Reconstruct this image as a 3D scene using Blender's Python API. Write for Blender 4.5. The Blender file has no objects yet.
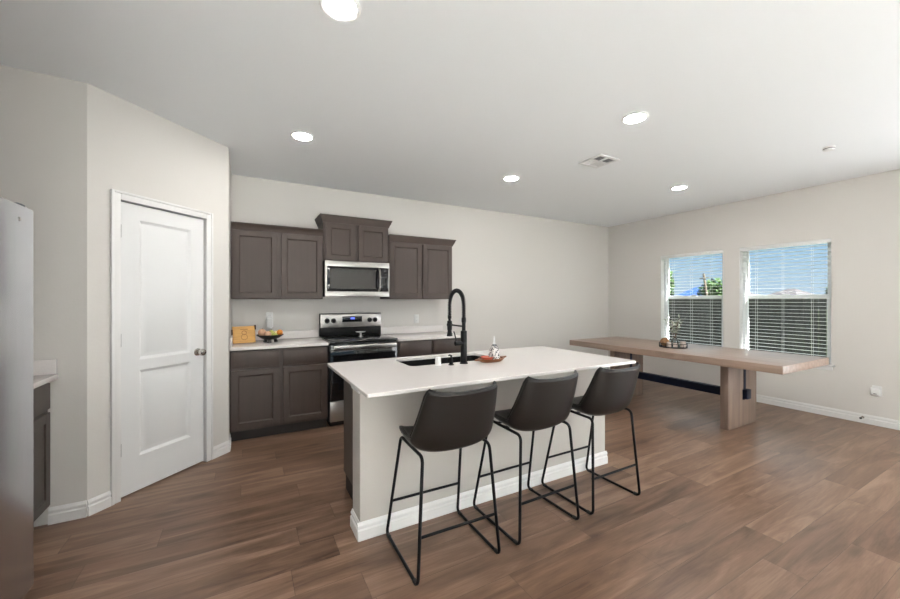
import bpy, bmesh, math, random
from mathutils import Vector, Matrix
R = math.radians
random.seed(7)
S = bpy.context.scene
COL = S.collection

# ------------------------------------------------------------------ camera
cam_d = bpy.data.cameras.new('camera'); cam = bpy.data.objects.new('camera', cam_d); COL.objects.link(cam)
cam_d.sensor_width = 36.0; cam_d.lens = 372 / 900 * 36; cam_d.clip_start = 0.02; cam_d.clip_end = 400
cam.location = (0, 0, 1.37); cam.rotation_euler = (R(90), 0, R(-28.86))
S.camera = cam

# ------------------------------------------------------------------ exposure
vs = S.view_settings
vs.view_transform = 'Standard'; vs.look = 'None'; vs.gamma = 1.0; vs.use_curve_mapping = False
vs.exposure = 1.53

# ------------------------------------------------------------------ sky
W = bpy.data.worlds.new('sky'); S.world = W; W.use_nodes = True
nt = W.node_tree; nt.nodes.clear()
wo = nt.nodes.new('ShaderNodeOutputWorld'); bg = nt.nodes.new('ShaderNodeBackground')
tc = nt.nodes.new('ShaderNodeTexCoord'); sp = nt.nodes.new('ShaderNodeSeparateXYZ'); rp = nt.nodes.new('ShaderNodeValToRGB')
nt.links.new(tc.outputs['Generated'], sp.inputs[0]); nt.links.new(sp.outputs['Z'], rp.inputs[0])
e = rp.color_ramp.elements
e[0].position = 0.0; e[0].color = (0.60, 0.75, 0.90, 1)
e[1].position = 0.12; e[1].color = (0.38, 0.62, 0.88, 1)
# higher up, near the sun, the sky is far brighter
mr = nt.nodes.new('ShaderNodeMapRange'); mr.inputs['From Min'].default_value = 0.20; mr.inputs['From Max'].default_value = 0.55
mr.inputs['To Min'].default_value = 0.335; mr.inputs['To Max'].default_value = 1.8
nt.links.new(sp.outputs['Z'], mr.inputs['Value']); nt.links.new(mr.outputs[0], bg.inputs[1])
up = nt.nodes.new('ShaderNodeMapRange'); up.inputs['From Min'].default_value = 0.20; up.inputs['From Max'].default_value = 0.45; nt.links.new(sp.outputs['Z'], up.inputs['Value'])
mixs = nt.nodes.new('ShaderNodeMixRGB'); mixs.inputs[2].default_value = (0.86, 0.93, 1.0, 1)
nt.links.new(up.outputs[0], mixs.inputs[0]); nt.links.new(rp.outputs[0], mixs.inputs[1])
nt.links.new(mixs.outputs[0], bg.inputs[0])
nt.links.new(bg.outputs[0], wo.inputs[0])

# ------------------------------------------------------------------ sun (outside, behind the fence, shaded from the room by the slats)
sd = bpy.data.lights.new('sun', 'SUN'); sd.energy = 50.0; sd.angle = R(0.6); sd.color = (1.0, 0.995, 0.985)
so = bpy.data.objects.new('sun', sd); COL.objects.link(so)
so.rotation_euler = Vector((0.06, -0.80, 0.64)).to_track_quat('Z', 'Y').to_euler()
# ------------------------------------------------------------------ added side light
def area(name, loc, rot, sx, sy, power, color):
    d = bpy.data.lights.new(name, 'AREA'); d.shape = 'RECTANGLE'; d.size = sx; d.size_y = sy
    d.energy = power; d.color = color
    o = bpy.data.objects.new(name, d); COL.objects.link(o); o.location = loc; o.rotation_euler = rot
    return o
# lamp added at an unseen patio door for light from the right
area('added_side_light', (5.98, -0.75, 1.05), (0, R(90), 0), 1.9, 2.0, 30, (0.93, 0.97, 1.0))
LAMP = 66.0          # radiance of one recessed lamp lens
LAMP_COL = (1.0, 0.97, 0.93)

# ------------------------------------------------------------------ materials
def mat(name, color, rough=0.5, metal=0.0, spec=0.5, noise=None, bump=None, emit=None, coat=0.0):
    m = bpy.data.materials.new(name); m.use_nodes = True
    n = m.node_tree; b = n.nodes['Principled BSDF']
    b.inputs['Base Color'].default_value = (*color, 1); b.inputs['Roughness'].default_value = rough
    b.inputs['Metallic'].default_value = metal; b.inputs['Specular IOR Level'].default_value = spec
    b.inputs['Coat Weight'].default_value = coat
    if emit:
        b.inputs['Emission Color'].default_value = (*emit[0], 1); b.inputs['Emission Strength'].default_value = emit[1]
    t = n.nodes.new('ShaderNodeTexCoord')
    if noise:                                   # (scale xyz, amount)
        mp = n.nodes.new('ShaderNodeMapping'); mp.inputs['Scale'].default_value = noise[0]
        nz = n.nodes.new('ShaderNodeTexNoise'); nz.inputs['Scale'].default_value = 1.0; nz.inputs['Detail'].default_value = 5
        rr = n.nodes.new('ShaderNodeValToRGB'); a = noise[1]
        rr.color_ramp.elements[0].position = 0.3; rr.color_ramp.elements[1].position = 0.7
        rr.color_ramp.elements[0].color = (*[max(0, c * (1 - a)) for c in color], 1)
        rr.color_ramp.elements[1].color = (*[min(1, c * (1 + a)) for c in color], 1)
        n.links.new(t.outputs['Object'], mp.inputs[0]); n.links.new(mp.outputs[0], nz.inputs['Vector'])
        n.links.new(nz.outputs['Fac'], rr.inputs[0]); n.links.new(rr.outputs[0], b.inputs['Base Color'])
    if bump:                                    # (scale, strength)
        nz2 = n.nodes.new('ShaderNodeTexNoise'); nz2.inputs['Scale'].default_value = bump[0]; nz2.inputs['Detail'].default_value = 3
        bp = n.nodes.new('ShaderNodeBump'); bp.inputs['Strength'].default_value = bump[1]; bp.inputs['Distance'].default_value = 0.004
        n.links.new(t.outputs['Object'], nz2.inputs['Vector']); n.links.new(nz2.outputs['Fac'], bp.inputs['Height'])
        n.links.new(bp.outputs[0], b.inputs['Normal'])
    return m

M = {}
M['wall'] = mat('wall_paint', (0.695, 0.668, 0.636), 0.85, bump=(60, 0.10))
M['shaded_wall'] = mat('shaded_wall_paint', (0.55, 0.52, 0.485), 0.8, bump=(60, 0.10))  # wall paint darkened: shade on the island front put into the colour
M['ceiling'] = mat('ceiling_paint', (0.875, 0.895, 0.91), 0.9, bump=(70, 0.10))
M['trim'] = mat('white_trim_paint', (0.80, 0.79, 0.78), 0.4)
M['door'] = mat('white_door_paint', (0.80, 0.80, 0.80), 0.38)
M['cab'] = mat('brown_stained_wood', (0.057, 0.038, 0.030), 0.45, noise=((30, 30, 2.0), 0.07))
M['cab_toe'] = mat('dark_toe_kick', (0.03, 0.025, 0.022), 0.6)
M['grey_cab'] = mat('grey_brown_cabinet_paint', (0.080, 0.064, 0.055), 0.45, noise=((30, 30, 3.0), 0.12))
M['quartz'] = mat('white_quartz', (0.76, 0.72, 0.70), 0.14, noise=((160, 160, 160), 0.025))
M['steel'] = mat('brushed_stainless_steel', (0.36, 0.345, 0.33), 0.30, 1.0, noise=((4, 4, 160), 0.06))
M['fridge'] = mat('fridge_stainless_steel', (0.62, 0.63, 0.655), 0.26, 1.0, noise=((6, 160, 3), 0.04))
M['chrome'] = mat('satin_nickel', (0.55, 0.52, 0.48), 0.25, 1.0)
M['hinge'] = mat('dark_nickel', (0.16, 0.155, 0.15), 0.45, 0.6)
M['blackglass'] = mat('black_glass', (0.008, 0.008, 0.009), 0.06)
M['mwglass'] = mat('dark_oven_window', (0.035, 0.034, 0.032), 0.10)
M['black'] = mat('black_plastic', (0.008, 0.008, 0.008), 0.35, spec=0.25)
M['blackmetal'] = mat('matte_black_metal', (0.006, 0.006, 0.007), 0.45, 0.0, spec=0.25)
M['leather'] = mat('dark_brown_leather', (0.009, 0.0072, 0.0065), 0.40, bump=(220, 0.12))
M['sink'] = mat('black_granite_sink', (0.004, 0.004, 0.004), 0.5, spec=0.12)
M['white'] = mat('white_plastic', (0.80, 0.80, 0.79), 0.35)
M['vinyl'] = mat('white_vinyl', (0.82, 0.83, 0.84), 0.35)
M['blind'] = mat('white_faux_wood', (0.84, 0.84, 0.83), 0.45)
M['tablewood'] = mat('ash_brown_table_wood', (0.31, 0.22, 0.17), 0.36, spec=0.8, noise=((22, 1.6, 22), 0.22))
M['legwood'] = mat('ash_brown_leg_wood', (0.215, 0.150, 0.115), 0.5, noise=((20, 20, 1.6), 0.18))
M['navy'] = mat('navy_black_steel', (0.006, 0.010, 0.028), 0.5, 0.0, spec=0.25)
M['grille'] = mat('white_grille_enamel', (0.74, 0.74, 0.74), 0.45)
M['ventdark'] = mat('duct_shadow_grey', (0.09, 0.10, 0.11), 0.8)
M['lens'] = mat('lamp_lens', (0.9, 0.9, 0.9), 0.5, emit=(LAMP_COL, LAMP))
M['display'] = mat('blue_clock_digits', (0.02, 0.03, 0.3), 0.4, emit=((0.10, 0.16, 1.0), 1.6))
M['bamboo'] = mat('orange_bamboo_wood', (0.60, 0.33, 0.095), 0.5, noise=((6, 6, 60), 0.16))
M['burn'] = mat('engraved_burnt_wood', (0.33, 0.14, 0.035), 0.6)
M['traywood'] = mat('reddish_brown_tray_wood', (0.23, 0.085, 0.032), 0.45, noise=((10, 60, 60), 0.2))
M['coral'] = mat('coral_glaze', (0.75, 0.15, 0.085), 0.45)
M['orange'] = mat('orange_peel', (0.72, 0.25, 0.03), 0.5, bump=(300, 0.1))
M['peach'] = mat('peach_skin', (0.75, 0.45, 0.30), 0.6)
M['greenfruit'] = mat('green_pear_skin', (0.42, 0.43, 0.10), 0.5)
M['cream'] = mat('cream_fruit_skin', (0.72, 0.60, 0.36), 0.55)
M['stem'] = mat('brown_stem', (0.10, 0.055, 0.025), 0.7)
M['iron'] = mat('dark_iron_bowl', (0.020, 0.019, 0.018), 0.5, 0.4)
M['wicker'] = mat('brown_wicker', (0.36, 0.19, 0.085), 0.7, noise=((90, 90, 90), 0.4))
M['leaf'] = mat('grey_green_leaf', (0.42, 0.45, 0.37), 0.6)
M['tree'] = mat('tree_leaf', (0.015, 0.027, 0.010), 0.7, spec=0.0)
M['bark'] = mat('tree_bark', (0.03, 0.025, 0.02), 0.9, spec=0.0)
M['fence'] = mat('weathered_dark_fence_wood', (0.033, 0.032, 0.031), 0.9, spec=0.0, noise=((1, 18, 1.5), 0.3))
M['grass'] = mat('lawn_grass', (0.035, 0.045, 0.018), 0.95, spec=0.0, noise=((3, 3, 3), 0.3))
M['roof'] = mat('grey_roof_shingle', (0.020, 0.019, 0.020), 0.9, spec=0.0, noise=((2, 2, 8), 0.15))
M['siding'] = mat('neighbour_brick_wall', (0.026, 0.022, 0.02), 0.9, spec=0.0)
M['blueroof'] = mat('blue_metal_roof', (0.008, 0.018, 0.050), 0.7, spec=0.0)
M['candle'] = mat('white_wax', (0.62, 0.50, 0.44), 0.5)
M['rubber'] = mat('dark_rubber', (0.03, 0.03, 0.03), 0.7)

def glass_mat(name, gloss, tint=(1, 1, 1)):
    m = bpy.data.materials.new(name); m.use_nodes = True; n = m.node_tree; n.nodes.clear()
    o = n.nodes.new('ShaderNodeOutputMaterial'); mx = n.nodes.new('ShaderNodeMixShader')
    tr = n.nodes.new('ShaderNodeBsdfTransparent'); tr.inputs[0].default_value = (*tint, 1)
    gl = n.nodes.new('ShaderNodeBsdfGlossy'); gl.inputs['Roughness'].default_value = 0.02
    fr = n.nodes.new('ShaderNodeFresnel'); fr.inputs[0].default_value = 1.45
    mu = n.nodes.new('ShaderNodeMath'); mu.operation = 'MULTIPLY'; mu.inputs[1].default_value = gloss
    n.links.new(fr.outputs[0], mu.inputs[0]); n.links.new(mu.outputs[0], mx.inputs[0])
    n.links.new(tr.outputs[0], mx.inputs[1]); n.links.new(gl.outputs[0], mx.inputs[2]); n.links.new(mx.outputs[0], o.inputs[0])
    return m
M['bounce_carpet'] = mat('pale_bounce_carpet', (0.68, 0.67, 0.65), 0.95, bump=(400, 0.3))  # added out of view to bounce sunlight upwards
M['pane'] = glass_mat('window_glass', 0.5, (0.97, 0.985, 0.98))
M['vaseglass'] = glass_mat('clear_glass', 1.6, (0.90, 0.93, 0.93))

def floor_mat():
    m = bpy.data.materials.new('wood_plank_floor'); m.use_nodes = True; n = m.node_tree; b = n.nodes['Principled BSDF']; L = n.links.new
    def math_(op, a, bb=None):
        q = n.nodes.new('ShaderNodeMath'); q.operation = op
        for i, v in enumerate((a, bb)):
            if v is None: continue
            if isinstance(v, (int, float)): q.inputs[i].default_value = v
            else: L(v, q.inputs[i])
        return q.outputs[0]
    tc = n.nodes.new('ShaderNodeTexCoord'); sx = n.nodes.new('ShaderNodeSeparateXYZ'); L(tc.outputs['Object'], sx.inputs[0])
    PW, PL = 0.185, 1.22
    ry = math_('DIVIDE', sx.outputs['Y'], PW); row = math_('FLOOR', ry); fy = math_('FRACT', ry)
    wn = n.nodes.new('ShaderNodeTexWhiteNoise'); wn.noise_dimensions = '1D'; L(row, wn.inputs['W'])
    xo = math_('ADD', math_('DIVIDE', sx.outputs['X'], PL), math_('MULTIPLY', wn.outputs['Value'], 7.0))
    cl = math_('FLOOR', xo); fx = math_('FRACT', xo)
    cb = n.nodes.new('ShaderNodeCombineXYZ'); L(row, cb.inputs[0]); L(cl, cb.inputs[1])
    w2 = n.nodes.new('ShaderNodeTexWhiteNoise'); w2.noise_dimensions = '2D'; L(cb.outputs[0], w2.inputs['Vector'])
    # grain, its own on every plank
    g = n.nodes.new('ShaderNodeCombineXYZ')
    L(math_('ADD', math_('MULTIPLY', sx.outputs['X'], 1.3), math_('MULTIPLY', w2.outputs['Value'], 60.0)), g.inputs[0])
    L(math_('MULTIPLY', sx.outputs['Y'], 11.0), g.inputs[1]); L(math_('MULTIPLY', w2.outputs['Value'], 31.0), g.inputs[2])
    nz = n.nodes.new('ShaderNodeTexNoise'); nz.inputs['Scale'].default_value = 1.0; nz.inputs['Detail'].default_value = 7; nz.inputs['Roughness'].default_value = 0.62; nz.inputs['Distortion'].default_value = 0.9
    L(g.outputs[0], nz.inputs['Vector'])
    g2 = n.nodes.new('ShaderNodeCombineXYZ')
    L(math_('MULTIPLY', sx.outputs['X'], 7.0), g2.inputs[0]); L(math_('MULTIPLY', sx.outputs['Y'], 150.0), g2.inputs[1])
    nf = n.nodes.new('ShaderNodeTexNoise'); nf.inputs['Scale'].default_value = 1.0; nf.inputs['Detail'].default_value = 2; L(g2.outputs[0], nf.inputs['Vector'])
    v = math_('ADD', math_('MULTIPLY', nz.outputs['Fac'], 0.70), math_('ADD', math_('MULTIPLY', w2.outputs['Value'], 0.14), math_('MULTIPLY', nf.outputs['Fac'], 0.13)))
    r = n.nodes.new('ShaderNodeValToRGB'); L(v, r.inputs[0]); el = r.color_ramp.elements
    el[0].position = 0.30; el[0].color = (0.092, 0.048, 0.028, 1)
    el[1].position = 0.68; el[1].color = (0.345, 0.226, 0.154, 1)
    q = el.new(0.50); q.color = (0.208, 0.122, 0.079, 1)
    # knots
    kc = n.nodes.new('ShaderNodeCombineXYZ'); L(math_('MULTIPLY', sx.outputs['X'], 1.5), kc.inputs[0]); L(math_('MULTIPLY', sx.outputs['Y'], 4.2), kc.inputs[1])
    vo = n.nodes.new('ShaderNodeTexVoronoi'); vo.inputs['Scale'].default_value = 1.0; L(kc.outputs[0], vo.inputs['Vector'])
    kr = n.nodes.new('ShaderNodeValToRGB'); L(vo.outputs['Distance'], kr.inputs[0])
    kr.color_ramp.elements[0].position = 0.04; kr.color_ramp.elements[0].color = (0.42, 0.36, 0.32, 1)
    kr.color_ramp.elements[1].position = 0.17; kr.color_ramp.elements[1].color = (1, 1, 1, 1)
    mk = n.nodes.new('ShaderNodeMixRGB'); mk.blend_type = 'MULTIPLY'; mk.inputs[0].default_value = 0.75
    L(r.outputs[0], mk.inputs[1]); L(kr.outputs[0], mk.inputs[2])
    # seams
    ey = math_('MINIMUM', fy, math_('SUBTRACT', 1.0, fy)); ex = math_('MINIMUM', fx, math_('SUBTRACT', 1.0, fx))
    sy_ = math_('LESS_THAN', ey, 0.0075); sx_ = math_('LESS_THAN', ex, 0.0012); sm = math_('MAXIMUM', sy_, sx_)
    ms = n.nodes.new('ShaderNodeMixRGB'); L(math_('MULTIPLY', sm, 0.55), ms.inputs[0]); L(mk.outputs[0], ms.inputs[1]); ms.inputs[2].default_value = (0.05, 0.03, 0.02, 1)
    L(ms.outputs[0], b.inputs['Base Color'])
    rr = math_('ADD', 0.27, math_('MULTIPLY', nz.outputs['Fac'], 0.13)); L(rr, b.inputs['Roughness'])
    bp = n.nodes.new('ShaderNodeBump'); bp.inputs['Strength'].default_value = 0.25; bp.inputs['Distance'].default_value = 0.002
    L(math_('SUBTRACT', math_('MULTIPLY', nf.outputs['Fac'], 0.25), sm), bp.inputs['Height']); L(bp.outputs[0], b.inputs['Normal'])
    return m
M['floor'] = floor_mat()

def pattern_mat():
    m = bpy.data.materials.new('black_white_painted_ceramic'); m.use_nodes = True; n = m.node_tree; b = n.nodes['Principled BSDF']
    t = n.nodes.new('ShaderNodeTexCoord'); v = n.nodes.new('ShaderNodeTexVoronoi'); v.inputs['Scale'].default_value = 85
    r = n.nodes.new('ShaderNodeValToRGB'); r.color_ramp.interpolation = 'CONSTANT'
    r.color_ramp.elements[0].color = (0.02, 0.02, 0.03, 1); r.color_ramp.elements[1].position = 0.46; r.color_ramp.elements[1].color = (0.75, 0.72, 0.70, 1)
    n.links.new(t.outputs['Object'], v.inputs['Vector']); n.links.new(v.outputs['Distance'], r.inputs[0]); n.links.new(r.outputs[0], b.inputs['Base Color'])
    b.inputs['Roughness'].default_value = 0.25
    return m
M['pattern'] = pattern_mat()

# ------------------------------------------------------------------ mesh helpers
def nb(): return bmesh.new()
def box(bm, x0, x1, y0, y1, z0, z1, bev=0.0, seg=2, mtx=None):
    vs_ = [bm.verts.new((x, y, z)) for x in (x0, x1) for y in (y0, y1) for z in (z0, z1)]
    F = [(0, 1, 3, 2), (4, 6, 7, 5), (0, 4, 5, 1), (2, 3, 7, 6), (0, 2, 6, 4), (1, 5, 7, 3)]
    fs = [bm.faces.new([vs_[i] for i in f]) for f in F]
    if bev > 0:
        ed = list({e_ for f in fs for e_ in f.edges})
        res = bmesh.ops.bevel(bm, geom=ed, offset=bev, segments=seg, affect='EDGES', profile=0.5)
        vs_ = list({v for f in res['faces'] for v in f.verts} | {v for v in vs_ if v.is_valid})
    if mtx is not None: bmesh.ops.transform(bm, matrix=mtx, verts=vs_)
    return vs_
def lathe(bm, prof, seg=24, c=(0, 0, 0), mtx=None, cap=True):
    rings = []
    for r, z in prof:
        rings.append([bm.verts.new((c[0] + r * math.cos(2 * math.pi * i / seg), c[1] + r * math.sin(2 * math.pi * i / seg), c[2] + z)) for i in range(seg)])
    for a, b_ in zip(rings, rings[1:]):
        for i in range(seg): bm.faces.new((a[i], a[(i + 1) % seg], b_[(i + 1) % seg], b_[i]))
    if cap:
        bm.faces.new(list(reversed(rings[0]))); bm.faces.new(rings[-1])
    if mtx is not None: bmesh.ops.transform(bm, matrix=mtx, verts=[v for r_ in rings for v in r_])
def cyl(bm, p0, p1, r0, r1=None, seg=16):
    p0, p1 = Vector(p0), Vector(p1); d = p1 - p0
    q = d.to_track_quat('Z', 'Y').to_matrix().to_4x4(); q.translation = p0
    lathe(bm, [(r0, 0), (r0 if r1 is None else r1, d.length)], seg, mtx=q)
def tube(bm, pts, r, seg=10, closed=False):
    pts = [Vector(p) for p in pts]; n = len(pts); rings = []
    up = None
    for i, p in enumerate(pts):
        if closed: t = (pts[(i + 1) % n] - pts[i - 1]).normalized()
        else: t = (pts[min(i + 1, n - 1)] - pts[max(i - 1, 0)]).normalized()
        if up is None:
            up = t.orthogonal().normalized()
        up = (up - t * up.dot(t)).normalized(); w = t.cross(up)
        rr = r[i] if isinstance(r, (list, tuple)) else r
        rings.append([bm.verts.new(p + rr * (up * math.cos(2 * math.pi * j / seg) + w * math.sin(2 * math.pi * j / seg))) for j in range(seg)])
    for a, b_ in zip(rings, rings[1:] + ([rings[0]] if closed else [])):
        for j in range(seg): bm.faces.new((a[j], a[(j + 1) % seg], b_[(j + 1) % seg], b_[j]))
    if not closed:
        bm.faces.new(list(reversed(rings[0]))); bm.faces.new(rings[-1])
def rounded(pts, rad, n=5):
    """polyline with rounded corners"""
    pts = [Vector(p) for p in pts]; out = [pts[0]]
    for i in range(1, len(pts) - 1):
        a, b_, c_ = pts[i - 1], pts[i], pts[i + 1]
        r = min(rad, (a - b_).length * 0.45, (c_ - b_).length * 0.45)
        p, q = b_ + (a - b_).normalized() * r, b_ + (c_ - b_).normalized() * r
        for k_ in range(n + 1):
            t = k_ / n; out.append(p * (1 - t) ** 2 + b_ * 2 * t * (1 - t) + q * t * t)
    out.append(pts[-1]); return out
def prism(bm, poly, axis, a, b_):
    """polygon of (u,v) extruded along axis between a and b; u,v are the other two axes in xyz order"""
    def pt(u, v, w): return {'x': (w, u, v), 'y': (u, w, v), 'z': (u, v, w)}[axis]
    A = [bm.verts.new(pt(u, v, a)) for u, v in poly]; B = [bm.verts.new(pt(u, v, b_)) for u, v in poly]
    n = len(poly)
    for i in range(n): bm.faces.new((A[i], A[(i + 1) % n], B[(i + 1) % n], B[i]))
    bm.faces.new(list(reversed(A))); bm.faces.new(B)
    return A + B
def ball(bm, c, r, sq=(1, 1, 1), seg=20):
    m = Matrix.Translation(c) @ Matrix.Diagonal((r * sq[0], r * sq[1], r * sq[2], 1))
    bmesh.ops.create_uvsphere(bm, u_segments=seg, v_segments=seg // 2, radius=1.0, matrix=m)
def link(name, bm, m, parent=None, smooth=True, mtx=None):
    bmesh.ops.recalc_face_normals(bm, faces=bm.faces[:])
    if smooth:
        for f in bm.faces: f.smooth = True
        for e_ in bm.edges:
            if len(e_.link_faces) == 2 and e_.calc_face_angle(0) > R(32): e_.smooth = False
    me = bpy.data.meshes.new(name); bm.to_mesh(me); bm.free()
    for mm in (m if isinstance(m, (list, tuple)) else [m]): me.materials.append(mm)
    o = bpy.data.objects.new(name, me); COL.objects.link(o)
    if parent is not None: o.parent = parent
    if mtx is not None: o.matrix_local = mtx
    return o
def tag(o, label, cat, group=None):
    o['label'] = label; o['category'] = cat
    if group: o['group'] = group
    return o
def thing(name, label, cat, loc=(0, 0, 0), rz=0.0, group=None):
    o = bpy.data.objects.new(name, None); COL.objects.link(o); o.empty_display_size = 0.1
    o.location = loc; o.rotation_euler = (0, 0, rz)
    return tag(o, label, cat, group)
def struct(name, bm, m, smooth=True, parent=None):
    o = link(name, bm, m, parent, smooth)
    if parent is None: o['kind'] = 'structure'
    return o
def copy_tree(o, parent=None):
    c = o.copy(); COL.objects.link(c)
    if parent is not None: c.parent = parent
    for ch in list(o.children): copy_tree(ch, c)
    return c

# ------------------------------------------------------------------ room shell
XR, YB, ZC = 6.02, 4.72, 2.74
XL, YF = -1.76, -5.7
PRX, PDY = -0.13, 3.90            # pantry return wall
LX, LY = -0.875, 3.17             # alcove wall corner
bm = nb(); box(bm, XL - .15, XR + .15, YF - .15, YB + .15, -0.12, 0.0); struct('floor', bm, M['floor'], False)
bm = nb(); box(bm, XL - .15, XR + .15, YF - .15, YB + .15, ZC, ZC + 0.12); struct('ceiling', bm, M['ceiling'], False)
bm = nb(); box(bm, XL - .15, XR + .15, YB, YB + .15, 0, ZC); struct('wall_back', bm, M['wall'], False)
# right wall with two windows and, beside the camera, an added patio door opening
WIN = [(2.785, 3.705), (1.66, 2.59)]; WZ0, WZ1 = 0.60, 2.09
bm = nb(); T = XR + .15
def seg(y0, y1, z0, z1): box(bm, XR, T, y0, y1, z0, z1)
seg(YF, -1.75, 0, ZC); seg(-1.75, 0.25, 2.10, ZC); seg(0.25, 1.66, 0, ZC)
seg(1.66, 2.59, 0, WZ0); seg(1.66, 2.59, WZ1, ZC); seg(2.59, 2.785, 0, ZC)
seg(2.785, 3.705, 0, WZ0); seg(2.785, 3.705, WZ1, ZC); seg(3.705, YB, 0, ZC)
struct('wall_right', bm, M['wall'], False)
bm = nb(); box(bm, XL - .15, XL, YF, YB, 0, ZC); struct('wall_left', bm, M['wall'], False)
bm = nb()
for a in ((XL, -1.4, 0, ZC), (2.4, XR, 0, ZC), (-1.4, 2.4, 2.30, ZC)): box(bm, a[0], a[1], YF - .15, YF, a[2], a[3])
struct('wall_front', bm, M['wall'], False)
bm = nb(); box(bm, XL, LX, LY, LY + .12, 0, ZC); struct('wall_alcove', bm, M['wall'], False)
bm = nb(); box(bm, XL, -.60, 1.20, 1.34, 0, ZC); struct('added_shade_wall', bm, M['wall'], False)  # unseen stub wall added to keep light off the alcove
bm = nb(); box(bm, PRX - .12, PRX, PDY, YB, 0, ZC); struct('wall_pantry_return', bm, M['wall'], False)
# diagonal pantry wall in its own frame: s along the wall, n outwards into the room
ds = Vector((PRX - LX, PDY - LY, 0)); DL = ds.length; ds.normalize(); dn = Vector((ds.y, -ds.x, 0))
DM = Matrix(((ds.x, dn.x, 0, LX), (ds.y, dn.y, 0, LY), (0, 0, 1, 0), (0, 0, 0, 1)))
D0, D1, DH = 0.176, 0.824, 2.055
bm = nb()
box(bm, 0, D0, -.11, 0, 0, ZC); box(bm, D1, DL, -.11, 0, 0, ZC); box(bm, D0, D1, -.11, 0, DH, ZC)
bmesh.ops.transform(bm, matrix=DM, verts=bm.verts[:]); struct('wall_pantry', bm, M['wall'], False)

# door slab with two raised panels
def panel_slab(bm, x0, x1, z0, z1, y_front, thick, panels, depth=0.007, w=0.028):
    """slab facing +y; panels = list of (x0,x1,z0,z1): a moulded groove and a raised field"""
    xs = sorted({x0, x1, *[p[0] for p in panels], *[p[1] for p in panels]})
    zs = sorted({z0, z1, *[p[2] for p in panels], *[p[3] for p in panels]})
    V = {}
    def v(x, y, z):
        k_ = (round(x, 5), round(y, 5), round(z, 5))
        if k_ not in V: V[k_] = bm.verts.new(k_)
        return V[k_]
    def quad(a, b_, c_, d_): bm.faces.new((v(*a), v(*b_), v(*c_), v(*d_)))
    f = y_front
    for i in range(len(xs) - 1):
        for j in range(len(zs) - 1):
            a0, a1, c0, c1 = xs[i], xs[i + 1], zs[j], zs[j + 1]
            if any(p[0] <= a0 + 1e-6 and a1 - 1e-6 <= p[1] and p[2] <= c0 + 1e-6 and c1 - 1e-6 <= p[3] for p in panels): continue
            quad((a0, f, c0), (a0, f, c1), (a1, f, c1), (a1, f, c0))
    for p in panels:
        R_ = [(p[0], p[1], p[2], p[3], f)]
        for q, dd in ((w * .45, depth), (w * .75, depth), (w * 1.25, depth * .25)):
            R_.append((p[0] + q, p[1] - q, p[2] + q, p[3] - q, f - dd))
        for A, B in zip(R_, R_[1:]):
            ca = [(A[0], A[4], A[2]), (A[1], A[4], A[2]), (A[1], A[4], A[3]), (A[0], A[4], A[3])]
            cb_ = [(B[0], B[4], B[2]), (B[1], B[4], B[2]), (B[1], B[4], B[3]), (B[0], B[4], B[3])]
            for i in range(4): quad(ca[i], ca[(i + 1) % 4], cb_[(i + 1) % 4], cb_[i])
        B = R_[-1]; quad((B[0], B[4], B[2]), (B[1], B[4], B[2]), (B[1], B[4], B[3]), (B[0], B[4], B[3]))
    b0 = f - thick
    quad((x0, b0, z0), (x1, b0, z0), (x1, b0, z1), (x0, b0, z1))
    # rim, following the split edge of the front
    for i in range(len(xs) - 1):
        pass
    ring = [(x, z0) for x in xs] + [(x1, z) for z in zs[1:]] + [(x, z1) for x in reversed(xs[:-1])] + [(x0, z) for z in reversed(zs[1:-1])]
    n = len(ring)
    for i in range(n):
        (xa, za), (xb, zb) = ring[i], ring[(i + 1) % n]
        bm.faces.new((bm.verts.new((xa, f, za)), bm.verts.new((xb, f, zb)), bm.verts.new((xb, b0, zb)), bm.verts.new((xa, b0, za))))
bm = nb()
panel_slab(bm, D0 + .012, D1 - .012, 0.012, DH - .014, -0.016, 0.035, [(0.315, 0.70, 0.94, 1.935), (0.315, 0.70, 0.255, 0.865)], 0.013, 0.042)
bmesh.ops.transform(bm, matrix=DM, verts=bm.verts[:]); door = struct('door_1', bm, M['door'])
KM = DM @ Matrix.Translation((0.758, -0.016, 0.935)) @ Matrix.Rotation(R(-90), 4, 'X')
bm = nb(); lathe(bm, [(0.031, 0), (0.031, .004), (0.026, .010), (0.012, .012), (0.011, .030), (0.018, .036), (0.027, .044), (0.029, .056), (0.025, .066), (0.012, .071), (0.0005, .072)], 24, mtx=KM)
link('door_knob', bm, M['chrome'], door)
for z in (1.84, 1.09, 0.335):
    bm = nb(); box(bm, D0 + .012, D0 + .024, -.0165, -.0135, z - .045, z + .045, .001, 1); cyl(bm, (D0 + .011, -.008, z - .048), (D0 + .011, -.008, z + .048), .006, seg=10)
    bmesh.ops.transform(bm, matrix=DM, verts=bm.verts[:]); link('hinge', bm, M['hinge'], door)
# casing
def casing_profile(bm, s0, s1, z0, z1):
    box(bm, s0, s1, 0, .012, z0, z1, .003)
bm = nb(); CW = 0.056
box(bm, D0 - CW + .006, D0 + .006, 0, .013, 0, DH + CW - .006, .003); box(bm, D1 - .006, D1 + CW - .006, 0, .013, 0, DH + CW - .006, .003); box(bm, D0 + .006, D1 - .006, 0, .013, DH - .006, DH + CW - .006, .003)
box(bm, D0 - CW + .004, D0 - CW + .022, 0, .019, 0, DH + CW - .004, .004); box(bm, D1 + CW - .022, D1 + CW - .004, 0, .019, 0, DH + CW - .004, .004); box(bm, D0 - CW + .022, D1 + CW - .022, 0, .019, DH + CW - .022, DH + CW - .004, .004)
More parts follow.
